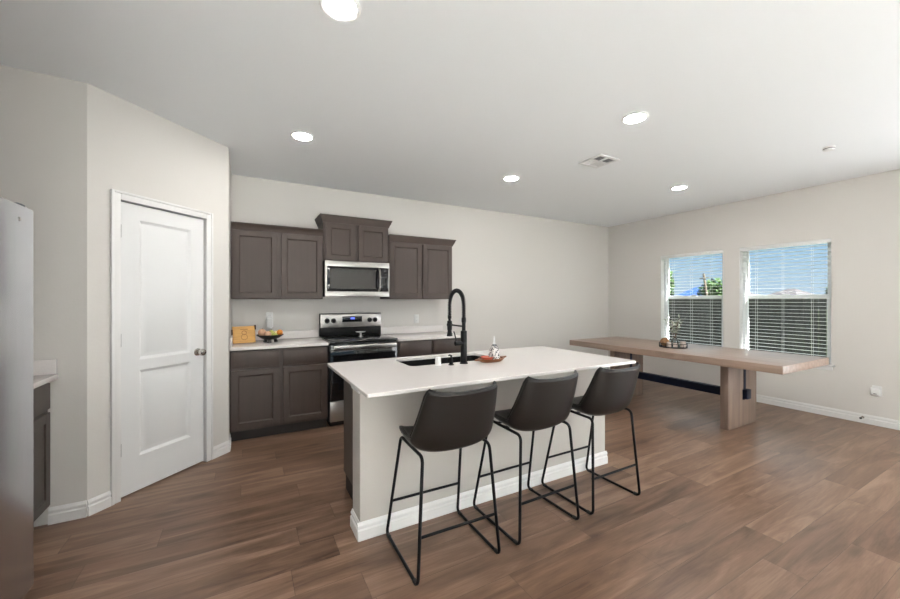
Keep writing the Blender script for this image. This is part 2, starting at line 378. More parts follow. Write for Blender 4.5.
# jambs and stop
box(bm, D0 - .004, D0 + .001, -.10, .0, 0, DH); box(bm, D1 - .001, D1 + .004, -.10, .0, 0, DH); box(bm, D0, D1, -.10, 0, DH - .003, DH + .004)
bmesh.ops.transform(bm, matrix=DM, verts=bm.verts[:]); struct('trim_1', bm, M['trim'])
# baseboards: a profile along a floor line
BP = [(0, 0), (.016, 0), (.016, .056), (.013, .060), (.008, .062), (.008, .070), (.012, .074), (.012, .084), (.007, .092), (.004, .100), (0, .100)]
def baseboard(name, runs, parent=None):
    bm = nb()
    for a, b_, n_ in runs:
        a, b_, n_ = Vector((*a, 0)), Vector((*b_, 0)), Vector((*n_, 0)); d = (b_ - a); L_ = d.length; d.normalize()
        m = Matrix(((n_.x, d.x, 0, a.x), (n_.y, d.y, 0, a.y), (0, 0, 1, 0), (0, 0, 0, 1)))
        vv = prism(bm, BP, 'y', 0, L_); bmesh.ops.transform(bm, matrix=m, verts=vv)
    return struct(name, bm, M['trim'], parent=parent)
baseboard('baseboard_right', [((XR, .25), (XR, YB), (-1, 0)), ((XR, YF), (XR, -1.75), (-1, 0))])
baseboard('baseboard_back', [((2.47, YB), (XR, YB), (0, -1))])
P = lambda s_: (LX + ds.x * s_, LY + ds.y * s_)
baseboard('baseboard_pantry', [(P(0), P(D0 - CW + .004), (dn.x, dn.y)), (P(D1 + CW - .004), P(DL), (dn.x, dn.y)), ((PRX, PDY), (PRX, 4.10), (1, 0))])
baseboard('baseboard_alcove', [((-1.048, LY), (LX, LY), (0, -1))])
baseboard('baseboard_left', [((XL, YF), (XL, 1.2), (1, 0))])

# ------------------------------------------------------------------ windows
for i, (y0, y1) in enumerate(WIN):
    bm = nb()                                     # drywall return lining and stool
    box(bm, XR + .002, XR + .15, y0 - .001, y0 + .004, WZ0, WZ1); box(bm, XR + .002, XR + .15, y1 - .004, y1 + .001, WZ0, WZ1)
    box(bm, XR + .002, XR + .15, y0, y1, WZ1 - .004, WZ1 + .001)
    box(bm, XR - .028, XR + .10, y0 - .028, y1 + .028, WZ0 - .018, WZ0 + .004, .005); box(bm, XR - .012, XR - .0005, y0 - .012, y1 + .012, WZ0 - .062, WZ0 - .018, .003)
    w = struct('window_%d' % (i + 1), bm, M['trim'])
    xf0, xf1 = XR + .085, XR + .148; zm = 1.408
    bm = nb(); fw = .042
    box(bm, xf0, xf1, y0 + .004, y0 + fw, WZ0 + .004, WZ1 - .004, .004); box(bm, xf0, xf1, y1 - fw, y1 - .004, WZ0 + .004, WZ1 - .004, .004)
    box(bm, xf0, xf1, y0 + fw, y1 - fw, WZ1 - fw, WZ1 - .004, .004); box(bm, xf0, xf1, y0 + fw, y1 - fw, WZ0 + .004, WZ0 + fw, .004)
    link('window_frame', bm, M['vinyl'], w)
    bm = nb(); box(bm, xf0 + .012, xf1 - .012, y0 + fw, y1 - fw, zm - .024, zm + .024, .004)
    box(bm, xf0 + .006, xf0 + .03, y0 + .42, y0 + .49, zm + .02, zm + .034, .003)
    link('meeting_rail', bm, M['vinyl'], w)
    for za, zb, xo in ((WZ0 + fw, zm - .024, .018), (zm + .024, WZ1 - fw, .038)):
        bm = nb(); s_ = .024
        box(bm, xf0 + xo - .012, xf0 + xo + .012, y0 + fw, y0 + fw + s_, za, zb, .003); box(bm, xf0 + xo - .012, xf0 + xo + .012, y1 - fw - s_, y1 - fw, za, zb, .003)
        sash = link('sash', bm, M['vinyl'], w)
        bm = nb(); box(bm, xf0 + xo - .002, xf0 + xo + .002, y0 + fw + s_, y1 - fw - s_, za, zb); link('pane', bm, M['pane'], sash, False)
# horizontal blinds
def blind(y0, y1, label):
    t = thing('window_blind', label, 'blind', (XR + .045, (y0 + y1) / 2, WZ0 + .006), 0, 'white slatted blinds in the two windows')
    h = (y1 - y0) / 2 - .008; H = WZ1 - WZ0 - .012
    bm = nb(); box(bm, -.028, .028, -h, h, H - .036, H, .003); box(bm, -.034, -.029, -h - .003, h + .003, H - .045, H, .002); link('headrail', bm, M['blind'], t)
    bm = nb(); z = .045; tilt = R(2)
    while z < H - .05:
        m = Matrix.Translation((0, 0, z)) @ Matrix.Rotation(tilt, 4, 'Y')
        prism_v = prism(bm, [(-.025, -.0008), (-.012, .0003), (0, .0007), (.012, .0003), (.025, -.0008), (.025, .0010), (.012, .0021), (0, .0025), (-.012, .0021), (-.025, .0010)], 'y', -h, h)
        bmesh.ops.transform(bm, matrix=m, verts=prism_v); z += .0455
    link('slats', bm, M['blind'], t)
    bm = nb(); box(bm, -.026, .026, -h, h, .004, .022, .004); link('bottom_rail', bm, M['blind'], t)
    for q in (-.62, 0, .62):
        bm = nb()
        for dx in (-.027, .027): tube(bm, [(dx, q * h, .02), (dx, q * h, H - .04)], .0011, 6)
        link('ladder_cord', bm, M['blind'], t)
    bm = nb(); tube(bm, [(-.031, h - .09, H - .04), (-.034, h - .09, H - .75)], .004, 8); link('tilt_wand', bm, M['blind'], t)
blind(*WIN[0], 'white slatted blind in the far window, the one nearer the room corner')
blind(*WIN[1], 'white slatted blind in the near window, the one with mostly plain blue sky')

# unseen, added to light the room: patio door, garden door, pale floor behind
bm = nb()
for a in ((-1.75, -1.68), (0.18, 0.25), (-0.79, -0.71)): box(bm, XR + .04, XR + .11, a[0], a[1], 0.02, 2.10)
box(bm, XR + .04, XR + .11, -1.75, .25, 2.03, 2.10); box(bm, XR + .04, XR + .11, -1.75, .25, 0, .06)
d2 = struct('added_patio_door', bm, M['vinyl'])
bm = nb(); box(bm, XR + .07, XR + .075, -1.68, .18, .06, 2.03); link('pane', bm, M['pane'], d2, False)
bm = nb(); box(bm, XR + .02, XR + .03, -1.75, .25, .01, 2.09); link('added_roller_shade', bm, M['blind'], d2, False)  # added to keep the sun out of this opening
bm = nb()
for a in ((-1.4, -1.34), (.47, .53), (2.34, 2.4)): box(bm, a[0], a[1], YF - .11, YF - .05, 0, 2.30)
for a in ((-1.34, .47), (.53, 2.34)):
    for b_ in ((0, .05), (2.25, 2.30)): box(bm, a[0], a[1], YF - .11, YF - .05, b_[0], b_[1])
d3 = struct('added_garden_door', bm, M['vinyl'])  # unseen door added so sun falls on the floor behind the camera
bm = nb(); box(bm, -1.34, 2.34, YF - .085, YF - .08, .05, 2.25); link('pane', bm, M['pane'], d3, False)
bm = nb(); box(bm, XL, XR, YF, -1.1, .0005, .012); struct('added_bounce_floor', bm, M['bounce_carpet'], False)  # pale floor added to throw that sun onto the ceiling

# ------------------------------------------------------------------ ceiling fittings
def downlight(x, y, label):
    t = thing('recessed_ceiling_light', label, 'ceiling light', (x, y, ZC), 0, 'round recessed ceiling lights')
    bm = nb(); lathe(bm, [(.072, -.001), (.092, -.0005), (.094, -.006), (.086, -.012), (.074, -.010), (.070, -.006)], 40, cap=False); link('trim_ring', bm, M['white'], t)
    bm = nb(); lathe(bm, [(.071, -.003), (.071, -.0085), (.05, -.0105), (.0005, -.011)], 40); link('lens', bm, M['lens'], t)
    return t
downlight(0.39, 1.765, 'round recessed ceiling light cut by the top edge of the photo')
downlight(0.42, 3.32, 'round recessed ceiling light in front of the pantry corner and left cabinets')
downlight(2.57, 1.78, 'large looking round recessed ceiling light to the left above the air vent')
downlight(2.63, 3.34, 'small round recessed ceiling light beyond the island near the blank back wall')
downlight(4.65, 2.63, 'round recessed ceiling light over the dining table near the windows')
# air vent
t = thing('ceiling_air_vent', 'square white ceiling air vent with grey louvre openings', 'air vent', (3.06, 2.51, ZC), 0)
bm = nb(); s_ = .135
for a in ((-s_, s_, -s_, -s_ + .03), (-s_, s_, s_ - .03, s_), (-s_, -s_ + .03, -s_ + .03, s_ - .03), (s_ - .03, s_, -s_ + .03, s_ - .03), (-.012, .012, -s_ + .03, s_ - .03), (-s_ + .03, -.012, -.012, .012), (.012, s_ - .03, -.012, .012)):
    box(bm, a[0], a[1], a[2], a[3], -.012, -.0005, .002)
link('vent_frame', bm, M['grille'], t)
bm = nb(); box(bm, -s_ + .02, s_ - .02, -s_ + .02, s_ - .02, -.003, -.0005); link('duct_opening', bm, M['ventdark'], t)
for qx in (-1, 1):
    for qy in (-1, 1):
        bm = nb()
        for k_ in range(5):
            c_ = .022 + k_ * .019
            a_ = -.5
            if qx * qy > 0: m = Matrix.Translation((qx * c_, qy * .058, -.0075)) @ Matrix.Rotation(-a_ * qx, 4, 'Y'); box(bm, -.0045, .0045, -.046, .046, -.0007, .0007, mtx=m)
            else: m = Matrix.Translation((qx * .058, qy * c_, -.0075)) @ Matrix.Rotation(a_ * qy, 4, 'X'); box(bm, -.046, .046, -.0045, .0045, -.0007, .0007, mtx=m)
        link('louvre', bm, M['grille'], t)
t = thing('smoke_detector', 'small round white smoke detector on the ceiling near the right wall', 'smoke detector', (4.6, 1.285, ZC))
bm = nb(); lathe(bm, [(.042, -.0005), (.042, -.008), (.040, -.010), (.038, -.022), (.032, -.030), (.0005, -.032)], 32); link('housing', bm, M['white'], t)
bm = nb(); lathe(bm, [(.0392, -.012), (.0402, -.014), (.0402, -.017), (.0388, -.019)], 32, cap=False); link('vent_band', bm, M['ventdark'], t)

# ------------------------------------------------------------------ kitchen cabinets on the back wall
def shaker(name, x0, x1, z0, z1, yf, parent, m, rail=.055, dirn='y', th=.019):
    """shaker front facing -Y, its face at yf"""
    bm = nb(); r_ = .006
    if z1 - z0 > .22:
        w_ = rail
        box(bm, x0, x0 + w_, yf, yf + th, z0, z1, .0015, 1); box(bm, x1 - w_, x1, yf, yf + th, z0, z1, .0015, 1)
        box(bm, x0 + w_, x1 - w_, yf, yf + th, z1 - w_, z1, .0015, 1); box(bm, x0 + w_, x1 - w_, yf, yf + th, z0, z0 + w_, .0015, 1)
        box(bm, x0 + w_ - .002, x1 - w_ + .002, yf + .009, yf + th, z0 + w_ - .002, z1 - w_ + .002)
        # sloped inner lip
        q = .010; a0, a1, c0, c1 = x0 + w_, x1 - w_, z0 + w_, z1 - w_
        O = [(a0, c0), (a1, c0), (a1, c1), (a0, c1)]; I = [(a0 + q, c0 + q), (a1 - q, c0 + q), (a1 - q, c1 - q), (a0 + q, c1 - q)]
        vo = [bm.verts.new((u, yf + .002, v)) for u, v in O]; vi = [bm.verts.new((u, yf + .0088, v)) for u, v in I]
        for i in range(4): bm.faces.new((vo[i], vo[(i + 1) % 4], vi[(i + 1) % 4], vi[i]))
    else:
        box(bm, x0, x1, yf, yf + th, z0, z1, .003)
    return link(name, bm, m, parent)
CY = 4.39                                    # face of upper cabinets' frames
def upper(x0, x1, z0, z1, zc, doors, label, crown_l, crown_r, light_z=None, yb=YB - .002):
    t = thing('wall_cabinet', label, 'kitchen cabinet', (0, 0, 0), 0, 'brown wall cabinets around the microwave')
    t.location = ((x0 + x1) / 2, yb, z0)
    cx_ = (x0 + x1) / 2
    off = Matrix.Translation((-cx_, -yb, -z0))
    def L_(o): o.data.transform(off); return o
    bm = nb(); box(bm, x0, x1, CY, yb, z0, z1, .002, 1); L_(link('carcass', bm, M['cab'], t))
    for a, b_ in doors: L_(shaker('cabinet_door', a, b_, z0 + .012, z1 - .018, CY - .020, t, M['cab']))
    # crown moulding: profile swept round the front and the free ends
    bm = nb(); prof = [(0, z1 - .012), (.008, z1 - .012), (.012, z1 + .006), (.024, z1 + .026), (.036, zc - .014), (.040, zc - .012), (.040, zc), (0, zc)]
    rows = []
    for o_, z in prof:
        row = []
        if crown_l: row += [(x0 - o_, yb, z)]
        row += [(x0 - (o_ if crown_l else 0), CY - o_, z), (x1 + (o_ if crown_r else 0), CY - o_, z)]
        if crown_r: row += [(x1 + o_, yb, z)]
        rows.append([bm.verts.new(p) for p in row])
    for A, B in zip(rows, rows[1:]):
        for i in range(len(A) - 1): bm.faces.new((A[i], A[i + 1], B[i + 1], B[i]))
    box(bm, x0 + .001, x1 - .001, CY + .001, yb, zc - .03, zc - .001)
    L_(link('crown_moulding', bm, M['cab'], t))
    return t
upper(-.125, .772, 1.375, 2.10, 2.158, [(-.108, .306), (.342, .764)], 'wide brown wall cabinet beside the pantry corner, left of the microwave', False, False)
upper(.776, 1.548, 1.812, 2.262, 2.335, [(.806, 1.134), (1.176, 1.526)], 'short brown wall cabinet standing higher, directly above the microwave', True, True)
upper(1.552, 2.452, 1.375, 2.10, 2.172, [(1.566, 1.990), (2.012, 2.440)], 'wide brown wall cabinet right of the microwave, ending at the blank wall', False, True)

BY = 4.10
def base(x0, x1, label, cols, left_gap=0):
    t = thing('base_cabinet', label, 'kitchen cabinet', ((x0 + x1) / 2, YB - .002, 0), 0, 'brown base cabinets along the back wall')
    off = Matrix.Translation((-(x0 + x1) / 2, -(YB - .002), 0))
    def L_(o): o.data.transform(off); return o
    bm = nb(); box(bm, x0, x1, BY, YB - .002, .105, .883, .002, 1); L_(link('carcass', bm, M['cab'], t))
    bm = nb(); box(bm, x0 + .002, x1 - .002, BY + .055, YB - .01, 0, .105); L_(link('toe_kick', bm, M['cab_toe'], t))
    for a, b_ in cols:
        L_(shaker('drawer_front', a, b_, .712, .868, BY - .019, t, M['cab']))
        L_(shaker('cabinet_door', a, b_, .128, .690, BY - .019, t, M['cab']))
base(-.127, .772, 'brown base cabinet with two drawers beside the pantry, left of the range', [(-.112, .300), (.336, .760)])
base(1.556, 2.452, 'brown base cabinet right of the range, mostly hidden behind the island', [(1.575, 1.985), (2.015, 2.435)])
def counter(x0, x1, label, side):
    t = thing('countertop', label, 'countertop', ((x0 + x1) / 2, YB - .002, .884), 0, 'white quartz countertops')
    off = Matrix.Translation((-(x0 + x1) / 2, -(YB - .002), -.884))
    bm = nb(); box(bm, x0, x1, 4.065, YB - .002, .884, .914, .003); o = link('slab', bm, M['quartz'], t); o.data.transform(off)
    bm = nb(); box(bm, x0, x1, YB - .022, YB - .002, .9145, 1.005, .002)
    if side: box(bm, x0, x0 + .02, 4.10, YB - .022, .9145, 1.005, .002)
    o = link('backsplash', bm, M['quartz'], t); o.data.transform(off)
counter(-.128, .774, 'white quartz countertop holding the cutting board and fruit bowl', True)
counter(1.554, 2.475, 'white quartz countertop right of the range, behind the faucet', False)

# ------------------------------------------------------------------ microwave
t = thing('microwave_oven', 'stainless over the range microwave with black glass door', 'microwave', (1.162, YB - .002, 1.402))
def MW(name, bm, m, par=None): return link(name, bm, m, par or t)
x0, x1, yf = -.378, .378, -.40; h_ = .408
bm = nb(); box(bm, x0, x1, yf + .03, 0, 0, h_, .003); MW('housing', bm, M['black'])
bm = nb(); box(bm, x0, x1, yf + .002, yf + .03, h_ - .062, h_, .003); MW('top_trim', bm, M['steel'])
bm = nb(); box(bm, x0, x1, yf + .002, yf + .03, 0, .062, .003); box(bm, x0, x0 + .022, yf + .002, yf + .03, .062, h_ - .062); box(bm, x1 - .012, x1, yf + .002, yf + .03, .062, h_ - .062)
MW('front_trim', bm, M['steel'])
bm = nb(); box(bm, x0 + .024, .232, yf, yf + .03, .066, h_ - .066, .003); dr = MW('door', bm, M['blackglass'])
bm = nb(); box(bm, x0 + .052, .205, yf - .0012, yf + .001, .092, h_ - .092); MW('door_window', bm, M['mwglass'], dr)
bm = nb(); tube(bm, rounded([(.245, yf + .002, .075), (.245, yf - .035, .092), (.245, yf - .042, .20), (.245, yf - .035, h_ - .092), (.245, yf + .002, h_ - .075)], .05, 5), .0115, 12); MW('door_handle', bm, M['steel'], dr)
bm = nb(); box(bm, .262, x1 - .013, yf + .001, yf + .03, .066, h_ - .066, .002); cp = MW('control_panel', bm, M['blackglass'])
bm = nb(); box(bm, .30, .345, yf - .0005, yf + .001, .272, .290); MW('clock_display', bm, M['mwglass'], cp)

# ------------------------------------------------------------------ range
t = thing('kitchen_range', 'stainless and black electric range with knobs on the backguard', 'range', (1.164, YB - .01, 0))
def RG(name, bm, m, par=None): return link(name, bm, m, par or t)
x0, x1 = -.379, .379; f0 = -.655
bm = nb(); box(bm, x0, x1, f0 + .03, 0, .06, .90, .003); RG('body', bm, M['black'])
bm = nb(); box(bm, x0 + .02, x1 - .02, f0 + .09, -.02, 0, .06); RG('plinth', bm, M['cab_toe'])
bm = nb(); box(bm, x0 - .002, x1 + .002, f0 - .005, -.001, .90, .924, .005); ct = RG('cooktop', bm, M['blackglass'])
for bx, by, br in ((-.19, -.20, .085), (.19, -.20, .075), (-.19, -.47, .105), (.19, -.47, .085)):
    bm = nb(); lathe(bm, [(br, 0), (br, .0004), (br - .003, .0004), (br - .003, 0)], 40, c=(bx, by, .9241), cap=False); RG('burner_ring', bm, M['mwglass'], ct)
bm = nb(); box(bm, x0, x1, -.062, -.001, .925, 1.200, .006); bgd = RG('backguard', bm, M['black'])
bm = nb(); box(bm, x0 + .004, x1 - .004, -.070, -.060, 1.030, 1.190, .004); pn = RG('control_panel', bm, M['steel'], bgd)
bm = nb(); box(bm, -.118, .128, -.073, -.068, 1.092, 1.160, .002); RG('display_window', bm, M['blackglass'], bgd)
bm = nb()
def seg7(bm, x, z, w, h, on):
    s_ = {'a': (0, h, w, 0), 'd': (0, 0, w, 0), 'g': (0, h / 2, w, 0), 'f': (0, h / 2, 0, h / 2), 'b': (w, h / 2, 0, h / 2), 'e': (0, 0, 0, h / 2), 'c': (w, 0, 0, h / 2)}
    for c_ in on:
        a, b_, dx, dz = s_[c_]; box(bm, x + a - .0015, x + a + dx + .0015, -.0742, -.0728, z + b_ - .0015, z + b_ + dz + .0015)
for i, on in enumerate(('bc', 'abged', 'abcdef')): seg7(bm, -.022 + i * .020, 1.128, .010, .017, on)
RG('clock_digits', bm, M['display'], bgd)
for kx in (-.298, -.222, .226, .298):
    bm = nb(); m = Matrix.Translation((kx, -.070, 1.112)) @ Matrix.Rotation(R(90), 4, 'X')
    lathe(bm, [(.030, 0), (.030, .004), (.023, .006), (.021, .026), (.018, .030), (.0005, .030)], 24, mtx=m); kb = RG('knob', bm, M['black'], bgd)
bm = nb(); box(bm, x0 + .004, x1 - .004, f0, f0 + .032, .290, .885, .004); dr = RG('oven_door', bm, M['blackglass'])
bm = nb(); box(bm, x0 + .09, x1 - .09, f0 - .001, f0 + .001, .40, .72); RG('oven_window', bm, M['blackglass'], dr)
bm = nb(); box(bm, x0 + .03, x1 - .03, f0 - .058, f0 - .040, .832, .880, .006)
box(bm, x0 + .05, x0 + .08, f0 - .042, f0 + .002, .838, .872, .003); box(bm, x1 - .08, x1 - .05, f0 - .042, f0 + .002, .838, .872, .003); RG('oven_handle', bm, M['steel'], dr)
bm = nb(); box(bm, x0 + .004, x1 - .004, f0, f0 + .032, .068, .280, .004); RG('storage_drawer', bm, M['steel'])
# spoon rest on the cooktop
t = thing('spoon_rest', 'small pale spoon rest standing on the black cooktop', 'spoon rest', (1.22, 4.44, .9245), R(10))
bm = nb(); lathe(bm, [(.028, 0), (.030, .003), (.009, .010), (.008, .040), (.012, .044)], 20); link('stand', bm, M['white'], t)
bm = nb(); lathe(bm, [(.010, .044), (.040, .050), (.052, .060), (.048, .060), (.036, .054), (.0005, .050)], 24); bmesh.ops.scale(bm, vec=(1.25, .7, 1), verts=bm.verts[:]); link('dish', bm, M['white'], t)

# ------------------------------------------------------------------ items on the back counter
ZT = .9146
t = thing('cutting_board', 'orange bamboo cutting board with a burnt design propped up by the pantry corner', 'cutting board', (-.004, 4.405, ZT), R(12))
mm = Matrix.Rotation(R(-14), 4, 'X')
bm = nb(); box(bm, -.106, .106, -.010, .010, .004, .180, .006, 3, mtx=mm); link('board', bm, M['bamboo'], t)
bm = nb()
lathe(bm, [(.018, 0), (.018, .0012), (.024, .0012), (.024, 0)], 24, mtx=mm @ Matrix.Translation((0, -.010, .110)) @ Matrix.Rotation(R(90), 4, 'X'), cap=False)
lathe(bm, [(.026, 0), (.026, .0012), (.031, .0012), (.031, 0)], 24, mtx=mm @ Matrix.Translation((0, -.010, .065)) @ Matrix.Rotation(R(90), 4, 'X'), cap=False)
box(bm, -.034, .034, -.0112, -.0098, .142, .148, mtx=mm); link('engraving', bm, M['burn'], t)
bm = nb(); tube(bm, [(0, .056, .150), (0, .105, .004)], .006, 8); box(bm, -.03, .03, .045, .052, .13, .16, mtx=None); link('stand_strut', bm, M['stem'], t)
for q in ((-.114, -.102, .095, .150), (.102, .114, .140, .188)):
    bm = nb(); box(bm, q[0], q[1], -.014, .014, q[2], q[3], .003, mtx=mm); link('handle_bracket', bm, M['stem'], t)
bx, by = .236, 4.41
t = thing('fruit_bowl', 'black footed bowl of fruit on the back counter', 'bowl', (bx, by, ZT))
bm = nb(); lathe(bm, [(.0005, .040), (.050, .040), (.090, .054), (.128, .078), (.134, .082), (.129, .074), (.090, .046), (.055, .032), (.0005, .030)], 36, cap=False); link('bowl', bm, M['iron'], t)
for a in (-100, 20, 140):
    bm = nb(); cyl(bm, (.052 * math.cos(R(a)), .052 * math.sin(R(a)), .036), (.062 * math.cos(R(a)), .062 * math.sin(R(a)), 0), .014, .020, 12); link('foot', bm, M['iron'], t)
def fruit(name, label, m, x, y, z, r, sq=(1, 1, 1), stem=True):
    t = thing(name, label, 'fruit', (bx + x, by + y, ZT + z - .026 - r), 0, 'fruit in the black bowl')
    bm = nb(); ball(bm, (0, 0, r), r, sq); link('flesh', bm, m, t)
    if stem:
        bm = nb(); tube(bm, [(0, 0, r * (1 + sq[2]) - .006), (.003, 0, r * (1 + sq[2]) + .005)], .002, 6); link('stem', bm, M['stem'], t)
fruit('peach', 'pale pink peach at the left of the black bowl', M['peach'], -.078, -.012, .132, .040)
fruit('peach', 'pale pink peach beside another, nearer the bowl middle', M['peach'], -.026, -.050, .112, .036)
fruit('pear', 'green pear in the middle of the black bowl', M['greenfruit'], .012, .028, .112, .034, (1, 1, 1.18))
fruit('lime', 'small green lime towards the front of the black bowl', M['greenfruit'], .036, -.048, .105, .027, (1.15, 1, .95))
fruit('lemon', 'cream yellow lemon beside the orange in the black bowl', M['cream'], .062, .022, .118, .028, (1.2, 1, .95))
fruit('orange', 'bright orange at the right edge of the black bowl', M['orange'], .092, -.020, .128, .031)

# outlets on the back wall
def outlet(name, label, loc, rz, holes=True, cat='outlet', group=None):
    t = thing(name, label, cat, loc, rz, group)      # local: face towards -y
    bm = nb(); box(bm, -.036, .036, -.007, -.0003, -.058, .058, .004); pl = link('cover_plate', bm, M['white'], t)
    for z in (-.021, .021):
        bm = nb(); m = Matrix.Translation((0, -.007, z)) @ Matrix.Rotation(R(90), 4, 'X'); lathe(bm, [(.016, -.001), (.016, .0015), (.0005, .0015)], 20, mtx=m); rc = link('receptacle', bm, M['white'], t)
        bm = nb()
        for x in (-.006, .006): box(bm, x - .001, x + .001, -.0089, -.0082, z - .002, z + .006)
        link('slot', bm, M['ventdark'], rc)
    return t
outlet('wall_outlet', 'white wall outlet above the fruit bowl behind the plug-in', (.246, YB, 1.166), 0, group='white wall outlets')
t = thing('plug_in_freshener', 'white plug-in device hanging from the outlet above the fruit bowl', 'plug-in', (.246, YB - .012, 1.045))
bm = nb(); box(bm, -.034, .034, -.040, 0, .006, .118, .012, 3); link('housing', bm, M['white'], t)
bm = nb(); lathe(bm, [(.024, 0), (.026, .003), (.024, .014)], 20, c=(0, -.02, -.006)); link('refill_cap', bm, M['grille'], t)
outlet('wall_outlet', 'white wall outlet right of the range behind the faucet', (2.072, YB, 1.105), 0, group='white wall outlets')
outlet('wall_outlet', 'white wall outlet low on the right wall near the windows', (XR, 1.30, .374), R(-90), group='white wall outlets')
t = thing('plug_in_adapter', 'white plug-in adapter on the low outlet of the right wall', 'adapter', (XR - .0095, 1.305, .325), R(-90))
bm = nb(); box(bm, -.036, .036, -.045, 0, .005, .090, .010, 3); link('housing', bm, M['white'], t)
bm = nb(); box(bm, -.012, .012, -.047, -.044, .02, .028); link('port', bm, M['ventdark'], t)
t = thing('door_stop', 'small dark door stop screwed to the right baseboard', 'door stop', (XR - .0155, 1.405, .064))
bm = nb(); cyl(bm, (0, 0, 0), (-.008, 0, 0), .014, .010); cyl(bm, (-.008, 0, 0), (-.055, 0, 0), .006); link('spring_rod', bm, M['chrome'], t)
bm = nb(); cyl(bm, (-.055, 0, 0), (-.070, 0, 0), .010, .011); link('rubber_tip', bm, M['rubber'], t)

# ------------------------------------------------------------------ island
IX0, IX1 = .574, 2.645
t = thing('kitchen_island', 'kitchen island with beige half wall and dark cabinet end under a white top', 'island', (1.61, 2.45, 0))
off = Matrix.Translation((-1.61, -2.45, 0))
def IS(name, bm, m): o = link(name, bm, m, t); o.data.transform(off); return o
bm = nb(); box(bm, IX0, IX1, 2.105, 2.268, 0, .878, .002, 1); IS('half_wall', bm, M['shaded_wall'])
bm = nb()
for a, b_, n_ in (((IX0 - .0, 2.105), (IX1 + .0, 2.105), (0, -1)), ((IX0, 2.105), (IX0, 2.268), (-1, 0)), ((IX1, 2.105), (IX1, 2.268), (1, 0))):
    a, b_, n_ = Vector((*a, 0)), Vector((*b_, 0)), Vector((*n_, 0)); d = b_ - a; L_ = d.length; d.normalize()
    e0 = .015 if n_.y else 0
    m = Matrix(((n_.x, d.x, 0, a.x), (n_.y, d.y, 0, a.y), (0, 0, 1, 0), (0, 0, 0, 1)))
    vv = prism(bm, BP, 'y', -e0, L_ + e0); bmesh.ops.transform(bm, matrix=m, verts=vv)
IS('baseboard', bm, M['trim'])
cove = [(0, .832), (.006, .832), (.008, .840), (.012, .850), (.020, .860), (.024, .868), (.024, .877), (0, .877)]
bm = nb(); vv = prism(bm, [(-u, v) for u, v in cove], 'y', 2.105, 2.268); bmesh.ops.translate(bm, vec=(IX0, 0, 0), verts=vv); IS('end_moulding', bm, M['trim'])
bm = nb(); vv = prism(bm, cove, 'y', 2.105, 2.268); bmesh.ops.translate(bm, vec=(IX1, 0, 0), verts=vv); IS('end_moulding', bm, M['trim'])
bm = nb()
for q in ((.640, .658, 2.269, 2.790, .105, .878), (2.567, 2.585, 2.269, 2.790, .105, .878), (.658, 2.567, 2.269, 2.285, .105, .878), (.658, 2.567, 2.778, 2.790, .105, .64), (.658, 2.567, 2.285, 2.778, .105, .123)): box(bm, *q)
IS('cabinet_carcass', bm, M['grey_cab'])
bm = nb(); box(bm, .642, 2.583, 2.269, 2.730, 0, .105); IS('toe_kick', bm, M['cab_toe'])
for a, b_ in ((.650, 1.03), (1.05, 1.455), (1.475, 1.88), (1.90, 2.575)):
    bm = nb(); w_ = .055; z0, z1 = .128, .862
    box(bm, a, b_, 2.7905, 2.801, z0, z1)
    for q in ((a, a + w_, z0, z1), (b_ - w_, b_, z0, z1), (a + w_, b_ - w_, z0, z0 + w_), (a + w_, b_ - w_, z1 - w_, z1)): box(bm, q[0], q[1], 2.801, 2.810, q[2], q[3], .0015, 1)
    IS('cabinet_door', bm, M['grey_cab'])
# top with the sink cut out
SX0, SX1, SY0, SY1 = 1.020, 1.775, 2.415, 2.772
CX0, CX1, CY0, CY1 = .530, 2.638, 1.815, 2.850; CZ0, CZ1 = .879, .900
bm = nb()
def rrect(x0, x1, y0, y1, r, n):
    out = []
    for cx_, cy_, a0 in ((x1 - r, y0 + r, -90), (x1 - r, y1 - r, 0), (x0 + r, y1 - r, 90), (x0 + r, y0 + r, 180)):
        for k_ in range(n + 1): a = R(a0 + 90 * k_ / n); out.append((cx_ + r * math.cos(a), cy_ + r * math.sin(a)))
    return out
NS = 6
inner = rrect(SX0, SX1, SY0, SY1, .045, NS); outer = rrect(CX0, CX1, CY0, CY1, .012, NS)
def ring(pts, z): return [bm.verts.new((x, y, z)) for x, y in pts]
ot0 = ring(rrect(CX0 + .003, CX1 - .003, CY0 + .003, CY1 - .003, .011, NS), CZ1); ot1 = ring(outer, CZ1 - .003); ob1 = ring(outer, CZ0 + .002); ob0 = ring(rrect(CX0 + .002, CX1 - .002, CY0 + .002, CY1 - .002, .011, NS), CZ0)
it0 = ring(rrect(SX0 - .002, SX1 + .002, SY0 - .002, SY1 + .002, .047, NS), CZ1); it1 = ring(inner, CZ1 - .002); ib = ring(inner, CZ0)
for A, B in ((it0, ot0), (ot0, ot1), (ot1, ob1), (ob1, ob0), (ob0, ib), (ib, it1), (it1, it0)):
    n = len(A)
    for i in range(n): bm.faces.new((A[i], A[(i + 1) % n], B[(i + 1) % n], B[i]))
top = link('countertop', bm, M['quartz']); tag(top, 'large white quartz countertop with a black sink lying on the island', 'countertop', 'white quartz countertops')
